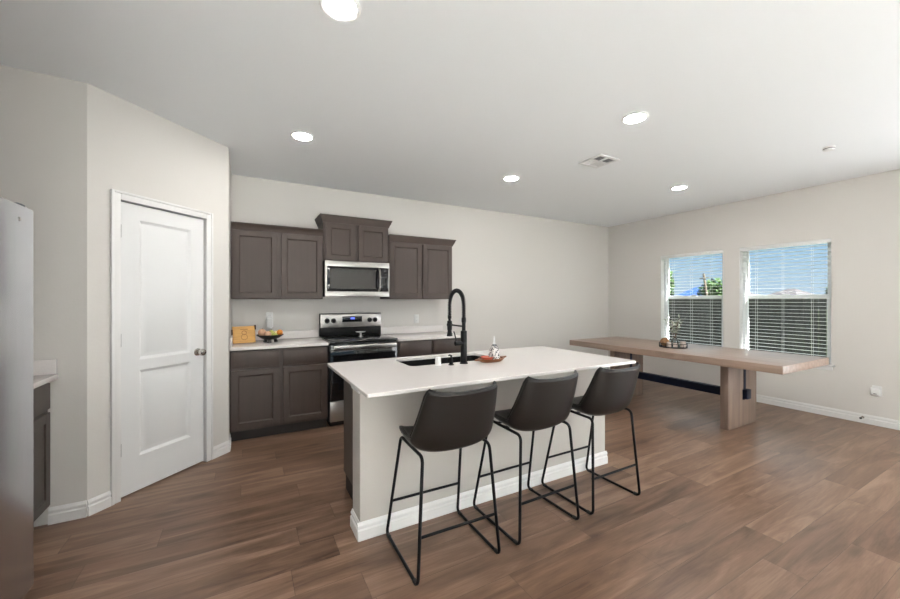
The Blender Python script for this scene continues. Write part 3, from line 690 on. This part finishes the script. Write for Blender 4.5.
# sink
t = thing('kitchen_sink', 'black undermount sink set into the white island countertop', 'sink', (1.43, 2.594, .660))
bm = nb()
def rg(x0, x1, y0, y1, r, z): return [bm.verts.new((x - 1.43, y - 2.594, z - .660)) for x, y in rrect(x0, x1, y0, y1, r, 6)]
g = .004
rs = [rg(SX0 - g - .02, SX1 + g + .02, SY0 - g - .02, SY1 + g + .02, .06, .8785), rg(SX0 - g, SX1 + g, SY0 - g, SY1 + g, .05, .8785), rg(SX0, SX1, SY0, SY1, .05, .86), rg(SX0 + .008, SX1 - .008, SY0 + .008, SY1 - .008, .05, .70), rg(SX0 + .05, SX1 - .05, SY0 + .05, SY1 - .05, .05, .675)]
for A, B in zip(rs, rs[1:]):
    for i in range(len(A)): bm.faces.new((A[i], A[(i + 1) % len(A)], B[(i + 1) % len(A)], B[i]))
bm.faces.new(rs[-1])
rs2 = [rg(SX0 - g - .02, SX1 + g + .02, SY0 - g - .02, SY1 + g + .02, .06, .874), rg(SX0 - .01, SX1 + .01, SY0 - .01, SY1 + .01, .05, .86), rg(SX0, SX1, SY0, SY1, .05, .69), rg(SX0 + .05, SX1 - .05, SY0 + .05, SY1 - .05, .05, .662)]
for A, B in zip([rs[0]] + rs2, rs2):
    for i in range(len(A)): bm.faces.new((A[i], A[(i + 1) % len(A)], B[(i + 1) % len(A)], B[i]))
bm.faces.new(rs2[-1])
link('basin', bm, M['sink'], t)
bm = nb(); lathe(bm, [(.044, .0152), (.042, .018), (.020, .0165), (.0005, .0165)], 24); link('drain', bm, M['chrome'], t)
# faucet
FX, FY, FZ = 1.408, 2.345, .9003
t = thing('pull_down_faucet', 'tall matte black spring faucet at the island sink', 'faucet', (FX, FY, FZ))
bm = nb(); lathe(bm, [(.031, 0), (.031, .005), (.028, .008), (.024, .010), (.024, .235), (.022, .240), (.013, .242)], 28); link('body', bm, M['blackmetal'], t)
bm = nb(); lathe(bm, [(.014, .240), (.014, .300), (.017, .302), (.017, .335), (.012, .338)], 24); link('neck', bm, M['blackmetal'], t)
rad = .108; pth = [Vector((0, 0, .33 + .10 * i / 6)) for i in range(7)] + [Vector((0, rad - rad * math.cos(a), .43 + rad * math.sin(a))) for a in [math.pi * i / 28 for i in range(1, 29)]] + [Vector((0, 2 * rad, .43 - .09 * i / 5)) for i in range(1, 6)]
bm = nb(); tube(bm, pth, .0085, 12); link('hose', bm, M['blackmetal'], t)
cum = [0]
for a, b_ in zip(pth, pth[1:]): cum.append(cum[-1] + (b_ - a).length)
def at_len(s_):
    for i in range(len(pth) - 1):
        if s_ <= cum[i + 1] or i == len(pth) - 2:
            u = (s_ - cum[i]) / (cum[i + 1] - cum[i]); return pth[i].lerp(pth[i + 1], u), (pth[i + 1] - pth[i]).normalized()
hel = []; turns = int(cum[-1] / .0125); N = turns * 12
for i in range(N + 1):
    s_ = cum[-1] * i / N; p, d = at_len(s_); a = 2 * math.pi * turns * i / N
    u = Vector((1, 0, 0)); w_ = d.cross(u).normalized(); hel.append(p + 0.0135 * (u * math.cos(a) + w_ * math.sin(a)))
bm = nb(); tube(bm, hel, .0034, 6); link('spring', bm, M['blackmetal'], t)
bm = nb(); yy = 2 * rad; lathe(bm, [(.011, .345), (.015, .340), (.015, .322), (.010, .318), (.010, .305), (.019, .300), (.019, .235), (.016, .225), (.022, .190), (.024, .182), (.0005, .182)], 24, c=(0, yy, 0)); link('spray_head', bm, M['blackmetal'], t)
bm = nb(); cyl(bm, (0, 0, .272), (0, yy - .015, .272), .006, seg=12)
lathe(bm, [(.021, .262), (.023, .264), (.023, .280), (.021, .282)], 24, c=(0, yy, 0)); link('docking_arm', bm, M['blackmetal'], t)
bm = nb(); cyl(bm, (-.015, 0, .150), (-.072, .0, .150), .017, seg=20); hd = link('handle_hub', bm, M['blackmetal'], t)
bm = nb(); tube(bm, [(-.060, 0, .155), (-.066, .004, .190), (-.078, .010, .238)], [.006, .005, .0042], 10); link('lever', bm, M['blackmetal'], hd)
t = thing('soap_dispenser', 'small matte black soap dispenser beside the tall faucet', 'soap dispenser', (1.297, 2.335, .9003))
bm = nb(); lathe(bm, [(.021, 0), (.021, .004), (.014, .008), (.012, .030), (.013, .034), (.011, .052), (.0005, .054)], 20); link('collar', bm, M['blackmetal'], t)
bm = nb(); cyl(bm, (0, 0, .050), (0, 0, .066), .006, seg=12); tube(bm, [(0, -.006, .066), (0, .018, .069), (0, .034, .064)], .0055, 10); link('pump_spout', bm, M['blackmetal'], t)
t = thing('air_gap_cap', 'white cylindrical cap on the island in front of the sink', 'air gap', (1.208, 2.368, .9003))
bm = nb(); lathe(bm, [(.023, 0), (.023, .004), (.0205, .006), (.0205, .052), (.018, .058), (.0005, .060)], 28); link('cap', bm, M['white'], t)
bm = nb(); lathe(bm, [(.0212, .018), (.0215, .019), (.0215, .022), (.0212, .023)], 28, cap=False); link('seam_ring', bm, M['grille'], t)
# serving tray with things on it
TX, TY = 1.645, 2.335
t = thing('serving_tray', 'reddish brown wooden tray with pointed handles on the island', 'tray', (TX, TY, .9003), R(8))
bm = nb()
NT = 36; rows = []
def outline(sc, z):
    o_ = []
    for i in range(NT):
        a = 2 * math.pi * i / NT; ca, sa = math.cos(a), math.sin(a)
        x = .110 * (abs(ca) ** .8) * (1 if ca >= 0 else -1); y = .068 * (abs(sa) ** .8) * (1 if sa >= 0 else -1)
        o_.append(bm.verts.new((x * sc, y * sc, z)))
    return o_
rows = [outline(.80, 0), outline(.98, .014), outline(1.02, .024), outline(.97, .024), outline(.80, .009)]
for A, B in zip(rows, rows[1:]):
    for i in range(NT): bm.faces.new((A[i], A[(i + 1) % NT], B[(i + 1) % NT], B[i]))
bm.faces.new(rows[0]); bm.faces.new(rows[-1]); link('tray_body', bm, M['traywood'], t)
for sgn in (-1, 1):
    bm = nb(); poly = [(.098, -.026), (.132, -.016), (.160, -.004), (.160, .004), (.132, .016), (.098, .026)]
    vv = prism(bm, poly, 'z', .016, .026); bmesh.ops.scale(bm, vec=(sgn, 1, 1), verts=vv); link('handle', bm, M['traywood'], t)
t = thing('coral_dish', 'low coral red dish sitting on the wooden island tray', 'dish', (TX - .040, TY - .003, .9096))
bm = nb(); lathe(bm, [(.030, 0), (.038, .006), (.048, .028), (.045, .028), (.036, .010), (.0005, .006)], 28); link('dish', bm, M['coral'], t)
bm = nb(); lathe(bm, [(.0005, .019), (.0425, .022)], 28, cap=False); link('soap_paste', bm, mat('pale_coral_wax', (.80, .30, .22), .6), t)
t = thing('oil_cruet', 'black and white patterned ceramic cruet with a white spout on the island tray', 'cruet', (TX + .036, TY + .008, .9100))
bm = nb(); lathe(bm, [(.040, 0), (.046, .006), (.044, .040), (.037, .075), (.027, .098), (.019, .106)], 28); link('bottle', bm, M['pattern'], t)
bm = nb(); lathe(bm, [(.019, .106), (.019, .112), (.010, .116)], 20); link('collar', bm, M['ventdark'], t)
bm = nb(); lathe(bm, [(.0095, .114), (.007, .140), (.0035, .176), (.0005, .178)], 16); link('spout', bm, M['white'], t)

# ------------------------------------------------------------------ bar stools
def stool():
    t = thing('bar_stool', '', 'bar stool', (0, 0, 0), 0, 'dark leather bar stools at the island')
    # profile of the bucket from front lip (+y) to the top of the back (-y)
    prof = [(.150, .600, .175, .010), (.143, .622, .190, .012), (.110, .631, .205, .024), (.050, .623, .222, .040), (-.030, .609, .234, .056), (-.100, .596, .238, .074), (-.152, .594, .239, .090), (-.192, .613, .238, .098), (-.219, .664, .234, .094), (-.241, .740, .225, .078), (-.259, .818, .215, .062), (-.275, .880, .205, .050), (-.282, .903, .198, .044), (-.285, .914, .188, .042)]
    nu = 15; C = len(prof)
    tang = []
    for i in range(C):
        a, b_ = prof[max(i - 1, 0)], prof[min(i + 1, C - 1)]; v = Vector((0, b_[0] - a[0], b_[1] - a[1])).normalized(); tang.append(v)
    def grid(offs):
        G = []
        for i, (y, z, w_, k_) in enumerate(prof):
            nrm = Vector((0, tang[i].z, -tang[i].y))      # points up over the seat, forwards on the back
            row = []
            backness = min(1, max(0, (i - 6) / 3))
            for j in range(nu):
                u = -1 + 2 * j / (nu - 1); lift = k_ * abs(u) ** 2.4
                uu = math.sin(u * math.pi / 2 * .92) / math.sin(math.pi / 2 * .92)
                p = Vector((w_ * uu + .010, y, z)) + nrm * lift
                if i >= 11: p.z += .010 * (u * u)
                sl = 2.4 * k_ * abs(u) ** 1.4 * (1 if u > 0 else -1) / w_
                n_ = (nrm - Vector((sl, 0, 0))).normalized()
                row.append(p + n_ * offs)
            G.append(row)
        return G
    bm = nb(); A = [[bm.verts.new(p) for p in r_] for r_ in grid(0.014)]; B = [[bm.verts.new(p) for p in r_] for r_ in grid(-0.014)]
    for i in range(C - 1):
        for j in range(nu - 1):
            bm.faces.new((A[i][j], A[i][j + 1], A[i + 1][j + 1], A[i + 1][j])); bm.faces.new((B[i][j], B[i + 1][j], B[i + 1][j + 1], B[i][j + 1]))
    ra = [A[0][j] for j in range(nu)] + [A[i][-1] for i in range(1, C)] + [A[-1][j] for j in range(nu - 2, -1, -1)] + [A[i][0] for i in range(C - 2, 0, -1)]
    rb = [B[0][j] for j in range(nu)] + [B[i][-1] for i in range(1, C)] + [B[-1][j] for j in range(nu - 2, -1, -1)] + [B[i][0] for i in range(C - 2, 0, -1)]
    for i in range(len(ra)): bm.faces.new((ra[i], ra[(i + 1) % len(ra)], rb[(i + 1) % len(ra)], rb[i]))
    pip = [(a.co + b_.co) / 2 for a, b_ in zip(ra, rb)]
    sh = link('seat_shell', bm, M['leather'], t); md = sh.modifiers.new('sub', 'SUBSURF'); md.levels = 1; md.render_levels = 2
    for p in sh.data.polygons: p.use_smooth = True
    bm = nb(); tube(bm, pip, .0065, 8, closed=True); pp = link('piping', bm, M['leather'], sh)
    rr = .0085
    for s_ in (-1, 1):
        xt, xb = s_ * .195, s_ * .236
        pts = rounded([(xt, -.02, .602), (xt, .100, .606), (xb, .224, rr), (xb, -.238, rr), (xt, -.200, .598), (xt, -.02, .602)], .035, 6)
        bm = nb(); tube(bm, pts, rr, 12); link('sled_leg', bm, M['blackmetal'], t)
        for yb, d_ in ((.180, .024), (-.194, -.024)):
            bm = nb(); cyl(bm, (xb, yb, .0095), (xb, yb + d_, .0100), .0108, seg=12); link('foot_cap', bm, M['rubber'], t)
    for y0, x_, z, nm in ((.181, .2215, .212, 'footrest'), (-.2185, .2215, .222, 'crossbar')):
        bm = nb(); cyl(bm, (-x_, y0, z), (x_, y0, z), .0075, seg=12); link(nm, bm, M['blackmetal'], t)
    for yb in (.070, -.02):
        bm = nb(); tube(bm, rounded([(-.195, yb, .603), (-.150, yb, .585), (.150, yb, .585), (.195, yb, .603)], .04), .007, 10); link('seat_support', bm, M['blackmetal'], t)
    return t
s0 = stool()
SL = ['dark leather bar stool nearest the camera, at the left end of the island', 'dark leather bar stool in the middle of the island row', 'dark leather bar stool at the far right end of the island row']
for i, (x, y, a) in enumerate(((.958, 1.852, -1.0), (1.562, 1.858, 1.0), (2.160, 1.860, .3))):
    o = s0 if i == 0 else copy_tree(s0)
    o.location = (x, y, 0); o.rotation_euler = (0, 0, R(a)); o['label'] = SL[i]

# ------------------------------------------------------------------ dining table
t = thing('dining_table', 'long brown wooden trestle table with dark steel beam by the windows', 'dining table', (4.74, 2.72, 0))
off = Matrix.Translation((-4.74, -2.72, 0))
def DT(name, bm, m): o = link(name, bm, m, t); o.data.transform(off); return o
bm = nb(); box(bm, 4.205, 5.275, 1.473, 3.967, .697, .772, .004); DT('tabletop', bm, M['tablewood'])
for ya, yb in ((2.0, 2.078), (3.362, 3.44)):
    bm = nb(); box(bm, 4.425, 5.040, ya, yb, 0, .6965, .004); DT('leg', bm, M['legwood'])
    bm = nb(); box(bm, 4.742, 4.786, ya - .006, yb + .006, .395, .6965, .001, 1); DT('slot_strap', bm, M['navy'])
bm = nb(); box(bm, 4.722, 4.800, 1.985, 3.455, .285, .374, .003); DT('stretcher_beam', bm, M['navy'])
for q in ((1.955, 1.999), (3.441, 3.485)):
    bm = nb(); box(bm, 4.716, 4.806, q[0], q[1], .296, .396, .003); DT('beam_end_block', bm, M['navy'])
# centrepiece tray
cx_, cy_ = 4.70, 2.735; ZT2 = .7725
t = thing('round_tray', 'round dark metal tray with a low rail on the dining table', 'tray', (cx_, cy_, ZT2))
bm = nb(); lathe(bm, [(.0005, 0), (.150, 0), (.155, .004), (.155, .012), (.150, .012), (.148, .006), (.0005, .005)], 40, cap=False); link('tray_base', bm, M['blackmetal'], t)
bm = nb(); tube(bm, [(.153 * math.cos(2 * math.pi * i / 40), .153 * math.sin(2 * math.pi * i / 40), .050) for i in range(40)], .0035, 8, closed=True)
for i in range(14):
    a = 2 * math.pi * i / 14; cyl(bm, (.153 * math.cos(a), .153 * math.sin(a), .008), (.153 * math.cos(a), .153 * math.sin(a), .050), .0025, seg=6)
link('gallery_rail', bm, M['blackmetal'], t)
z0 = ZT2 + .0055
t = thing('wicker_ball', 'brown woven ball resting in the round table tray', 'decorative ball', (cx_ - .045, cy_ + .075, z0))
bm = nb(); ball(bm, (0, 0, .055), .052); link('core', bm, M['wicker'], t)
bm = nb()
for i in range(9):
    q = Matrix.Translation((0, 0, .055)) @ Matrix.Rotation(i * .7, 4, 'X') @ Matrix.Rotation(i * 1.1, 4, 'Z') @ Matrix.Rotation(i * .45, 4, 'Y')
    tube(bm, [q @ Vector((.053 * math.cos(2 * math.pi * k_ / 24), .053 * math.sin(2 * math.pi * k_ / 24), 0)) for k_ in range(24)], .003, 6, closed=True)
link('strands', bm, M['wicker'], t)
for dx, dy, r_, h_, lb in ((-.085, .0, .026, .062, 'pale candle at the left side of the round table tray'), (-.012, -.035, .024, .048, 'small pale candle in the middle of the round table tray'), (.065, -.085, .030, .070, 'pale candle at the right side of the round table tray')):
    t = thing('pillar_candle', lb, 'candle', (cx_ + dx, cy_ + dy, z0), 0, 'white candles in the round tray')
    bm = nb(); lathe(bm, [(r_ - .002, 0), (r_, .002), (r_, h_ - .003), (r_ - .003, h_), (r_ * .5, h_ - .002), (.0005, h_ - .004)], 24); link('wax', bm, M['candle'], t)
    bm = nb(); tube(bm, [(0, 0, h_ - .005), (.001, 0, h_ + .008)], .001, 6); link('wick', bm, M['black'], t)
vx, vy = cx_ + .048, cy_ + .008
t = thing('bud_vase', 'clear glass vase with a leafy sprig in the round table tray', 'vase', (vx, vy, z0))
bm = nb(); lathe(bm, [(.036, 0), (.040, .004), (.043, .05), (.034, .085), (.026, .100), (.029, .112), (.027, .112), (.024, .100), (.032, .084), (.040, .05), (.037, .008), (.0005, .006)], 28); link('glass', bm, M['vaseglass'], t)
t = thing('leafy_sprig', 'grey green leafy sprig standing in the clear vase on the table', 'sprig', (vx, vy, z0))
bm = nb(); bl = nb(); rnd = random.Random(3)
for k_ in range(9):
    a = k_ * 2.4; sp_ = .05 + .07 * rnd.random(); H = .24 + .15 * rnd.random()
    pts = [Vector((.008 * math.cos(a), .008 * math.sin(a), .012)), Vector((.012 * math.cos(a), .012 * math.sin(a), .11)), Vector((sp_ * .5 * math.cos(a), sp_ * .5 * math.sin(a), .11 + (H - .11) * .55)), Vector((sp_ * math.cos(a), sp_ * math.sin(a), H))]
    tube(bm, pts, .0018, 6)
    for q in range(8):
        u = .25 + .75 * q / 7; i = 1 if u < .5 else 2; f_ = (u - (.0 if i == 1 else .5)) * 2; p = pts[i].lerp(pts[i + 1], min(1, max(0, f_)))
        d = Vector((rnd.uniform(-1, 1), rnd.uniform(-1, 1), rnd.uniform(-.2, .8))).normalized(); s_ = d.cross(Vector((0, 0, 1))).normalized(); L_ = .040 + .018 * rnd.random(); nn = d.cross(s_)
        top_ = [p, p + d * L_ * .35 + s_ * .013 + nn * .002, p + d * L_ * .75 + s_ * .012 + nn * .001, p + d * L_, p + d * L_ * .75 - s_ * .012 + nn * .001, p + d * L_ * .35 - s_ * .013 + nn * .002]
        va = [bl.verts.new(v + nn * .0004) for v in top_]; vb = [bl.verts.new(v - nn * .0004) for v in top_]
        bl.faces.new(va); bl.faces.new(list(reversed(vb)))
        for i2 in range(6): bl.faces.new((va[i2], va[(i2 + 1) % 6], vb[(i2 + 1) % 6], vb[i2]))
link('stems', bm, M['stem'], t); link('leaves', bl, M['leaf'], t)

# ------------------------------------------------------------------ fridge and the side counter
t = thing('refrigerator', 'tall stainless refrigerator at the left edge of the photo', 'refrigerator', (-1.30, 1.955, 0))
off = Matrix.Translation((1.30, -1.955, 0))
def FR(name, bm, m, par=None): o = link(name, bm, m, par or t); o.data.transform(off); return o
FX1 = -.845; ya, yb = 1.50, 2.415
bm = nb(); box(bm, XL + .03, FX1 - .075, ya + .004, yb - .004, .03, 1.765, .004); FR('cabinet', bm, M['ventdark'])
bm = nb(); box(bm, XL + .06, FX1 - .05, ya + .02, yb - .02, 0, .065); FR('toe_grille', bm, M['cab_toe'])
def fdoor(name, y0, y1):
    bm = nb(); n = 10; poly = [(FX1 - .070, y0), (FX1 - .016, y0)] + [(FX1 - .016 + .016 * math.sin(math.pi / 2 * k_ / 6), y0 + .014 * (1 - math.cos(math.pi / 2 * k_ / 6))) for k_ in range(1, 7)] + [(FX1 - .016 + .016 * math.cos(math.pi / 2 * k_ / 6), y1 - .014 + .014 * math.sin(math.pi / 2 * k_ / 6)) for k_ in range(0, 7)] + [(FX1 - .070, y1)]
    prism(bm, poly, 'z', .075, 1.775); return FR(name, bm, M['fridge'])
for y0, y1, hy in ((ya, 1.902, 1.872), (1.910, yb, 1.940)):
    d = fdoor('door', y0, y1)
    bm = nb(); tube(bm, rounded([(FX1, hy, .62), (FX1 + .045, hy, .64), (FX1 + .045, hy, 1.48), (FX1, hy, 1.50)], .02, 5), .011, 12); FR('door_handle', bm, M['steel'], d)
    bm = nb(); yy = y1 - .05 if hy < 1.9 else y1 - .09; lathe(bm, [(.009, -.001), (.009, .0015), (.0005, .002)], 16, mtx=Matrix.Translation((FX1, 2.285 if hy > 1.9 else 1.62, 1.715)) @ Matrix.Rotation(R(90), 4, 'Y')); FR('badge', bm, M['chrome'], d)
for y in (ya + .05, yb - .05):
    bm = nb(); box(bm, FX1 - .13, FX1 - .02, y - .03, y + .03, 1.7655, 1.795, .006); FR('hinge_cover', bm, M['ventdark'])
t = thing('base_cabinet', 'grey brown base cabinet between the refrigerator and the alcove wall', 'kitchen cabinet', (XL, 2.80, 0))
off = Matrix.Translation((-XL, -2.80, 0)); y0, y1 = 2.43, 3.165
bm = nb(); box(bm, XL + .002, -1.051, y0, y1, .105, .883, .002, 1); FR('carcass', bm, M['grey_cab'])
bm = nb(); box(bm, XL + .01, -1.111, y0 + .002, y1 - .002, 0, .105); FR('toe_kick', bm, M['cab_toe'])
def side_front(name, a, b_, z0, z1):
    bm = nb(); box(bm, -1.0505, -1.039, a, b_, z0, z1); w_ = .055
    if z1 - z0 > .25:
        for q in ((a, a + w_, z0, z1), (b_ - w_, b_, z0, z1), (a + w_, b_ - w_, z0, z0 + w_), (a + w_, b_ - w_, z1 - w_, z1)): box(bm, -1.039, -1.030, q[0], q[1], q[2], q[3], .0015, 1)
    else: box(bm, -1.039, -1.030, a, b_, z0, z1, .0015, 1)
    FR(name, bm, M['grey_cab'])
side_front('drawer_front', y0 + .02, y1 - .03, .712, .868); side_front('cabinet_door', y0 + .02, (y0 + y1) / 2 - .01, .128, .69); side_front('cabinet_door', (y0 + y1) / 2 + .01, y1 - .03, .128, .69)
t = thing('countertop', 'short white quartz countertop between the refrigerator and the alcove wall', 'countertop', (XL, 2.80, .884), 0, 'white quartz countertops')
off = Matrix.Translation((-XL, -2.80, -.884))
bm = nb(); box(bm, XL + .002, -1.004, y0 - .005, y1 + .003, .884, .914, .003); FR('slab', bm, M['quartz'])
bm = nb(); box(bm, XL + .002, -1.010, y1 - .018, y1 + .003, .9145, 1.005, .002); FR('backsplash', bm, M['quartz'])

# ------------------------------------------------------------------ outside the windows
bm = nb(); box(bm, XR + .3, 90, -60, 70, -.62, -.50); struct('ground', bm, M['grass'], False)
t = thing('fence', 'dark weathered wooden privacy fence beyond the windows', 'fence', (12.6, 6, -.5))
bm = nb(); y = -22.0
while y < 22: box(bm, -.01, .01, y, y + .138, 0.03, 1.93 + .006 * random.random()); y += .146
link('boards', bm, M['fence'], t, False)
bm = nb()
for z in (.35, 1.0, 1.68): box(bm, .011, .05, -22, 22, z, z + .09)
link('rails', bm, M['fence'], t, False)
for y in range(-20, 22, 4):
    bm = nb(); box(bm, .05, .14, y - .045, y + .045, 0, 1.90); link('post', bm, M['fence'], t, False)
def house(x, y, w, d, zw, zr, label, m_roof, m_wall, rz=0):
    t = thing('neighbour_house', label, 'house', (x, y, -.5), rz, 'houses beyond the fence')
    bm = nb(); box(bm, -d / 2, d / 2, -w / 2, w / 2, 0, zw); link('walls', bm, m_wall, t, False)
    bm = nb(); o_ = .4; zb = zw
    v = [bm.verts.new(p) for p in ((-d / 2 - o_, -w / 2 - o_, zb), (d / 2 + o_, -w / 2 - o_, zb), (d / 2 + o_, w / 2 + o_, zb), (-d / 2 - o_, w / 2 + o_, zb), (0, -w * .22, zr), (0, w * .22, zr))]
    for f in ((0, 1, 4), (1, 2, 5, 4), (2, 3, 5), (3, 0, 4, 5), (0, 3, 2, 1)): bm.faces.new([v[i] for i in f])
    link('roof', bm, m_roof, t, False)
    bm = nb()
    for yy in (-w * .25, w * .25): box(bm, -d / 2 - .03, -d / 2 + .02, yy - .6, yy + .6, .9, 2.2)
    link('window', bm, M['mwglass'], t, False)
house(38, 12.75, 1.1, 3.4, 2.2, 2.72, 'low house with a grey hipped roof beyond the fence, near window', M['roof'], M['siding'])
house(44, 18.3, .6, 3, 2.2, 2.62, 'smaller grey roofed house beyond the fence, left part of the near window', M['roof'], M['siding'])
house(27, 13.8, .75, 2.6, 2.1, 2.80, 'small blue roofed shed beyond the fence, far window', M['blueroof'], M['blueroof'])
def tree(x, y, h, r, n, label, seed):
    rnd = random.Random(seed); t = thing('leafy_tree', label, 'tree', (x, y, -.5), 0, 'trees beyond the fence')
    bm = nb(); tube(bm, [(0, 0, 0), (.05, .04, h * .35), (-.04, .1, h * .75)], [.12, .10, .04], 10)
    for k_ in range(6):
        a = k_ * 1.1; tube(bm, [(0, .03, h * (.3 + .06 * k_)), (r * .7 * math.cos(a), r * .7 * math.sin(a), h * (.5 + .07 * k_))], [.05, .015], 6)
    link('trunk', bm, M['bark'], t)
    bm = nb()
    for k_ in range(n):
        d = Vector((rnd.gauss(0, 1), rnd.gauss(0, 1), rnd.gauss(0, 1))).normalized() * (rnd.random() ** .4)
        p = Vector((d.x * r, d.y * r, h * .68 + d.z * h * .34)); s_ = .10 + .10 * rnd.random()
        a = Vector((rnd.uniform(-1, 1), rnd.uniform(-1, 1), rnd.uniform(-1, 1))).normalized(); b_ = a.orthogonal().normalized()
        vv = [bm.verts.new(p + a * s_), bm.verts.new(p + b_ * s_ * .5), bm.verts.new(p - a * s_), bm.verts.new(p - b_ * s_ * .5)]
        bm.faces.new(vv)
    link('crown', bm, M['tree'], t, False)
tree(20.0, 12.25, 3.7, .62, 900, 'tall leafy tree at the left edge of the far window', 1)
tree(24.0, 11.55, 3.05, .85, 900, 'low leafy tree at the right side of the far window', 2)
tree(34.5, 9.1, 3.0, .75, 700, 'low leafy tree at the right edge of the near window', 4)
t = thing('utility_pole', 'dark leaning pole beyond the fence in the far window', 'pole', (22.2, 11.1, -.5))
bm = nb(); tube(bm, [(0, -.30, 0), (0, .14, 3.30)], .06, 8); link('shaft', bm, M['bark'], t)
bm = nb(); tube(bm, [(0, -.12, 3.08), (0, .34, 3.03)], .03, 8); link('cross_arm', bm, M['bark'], t)
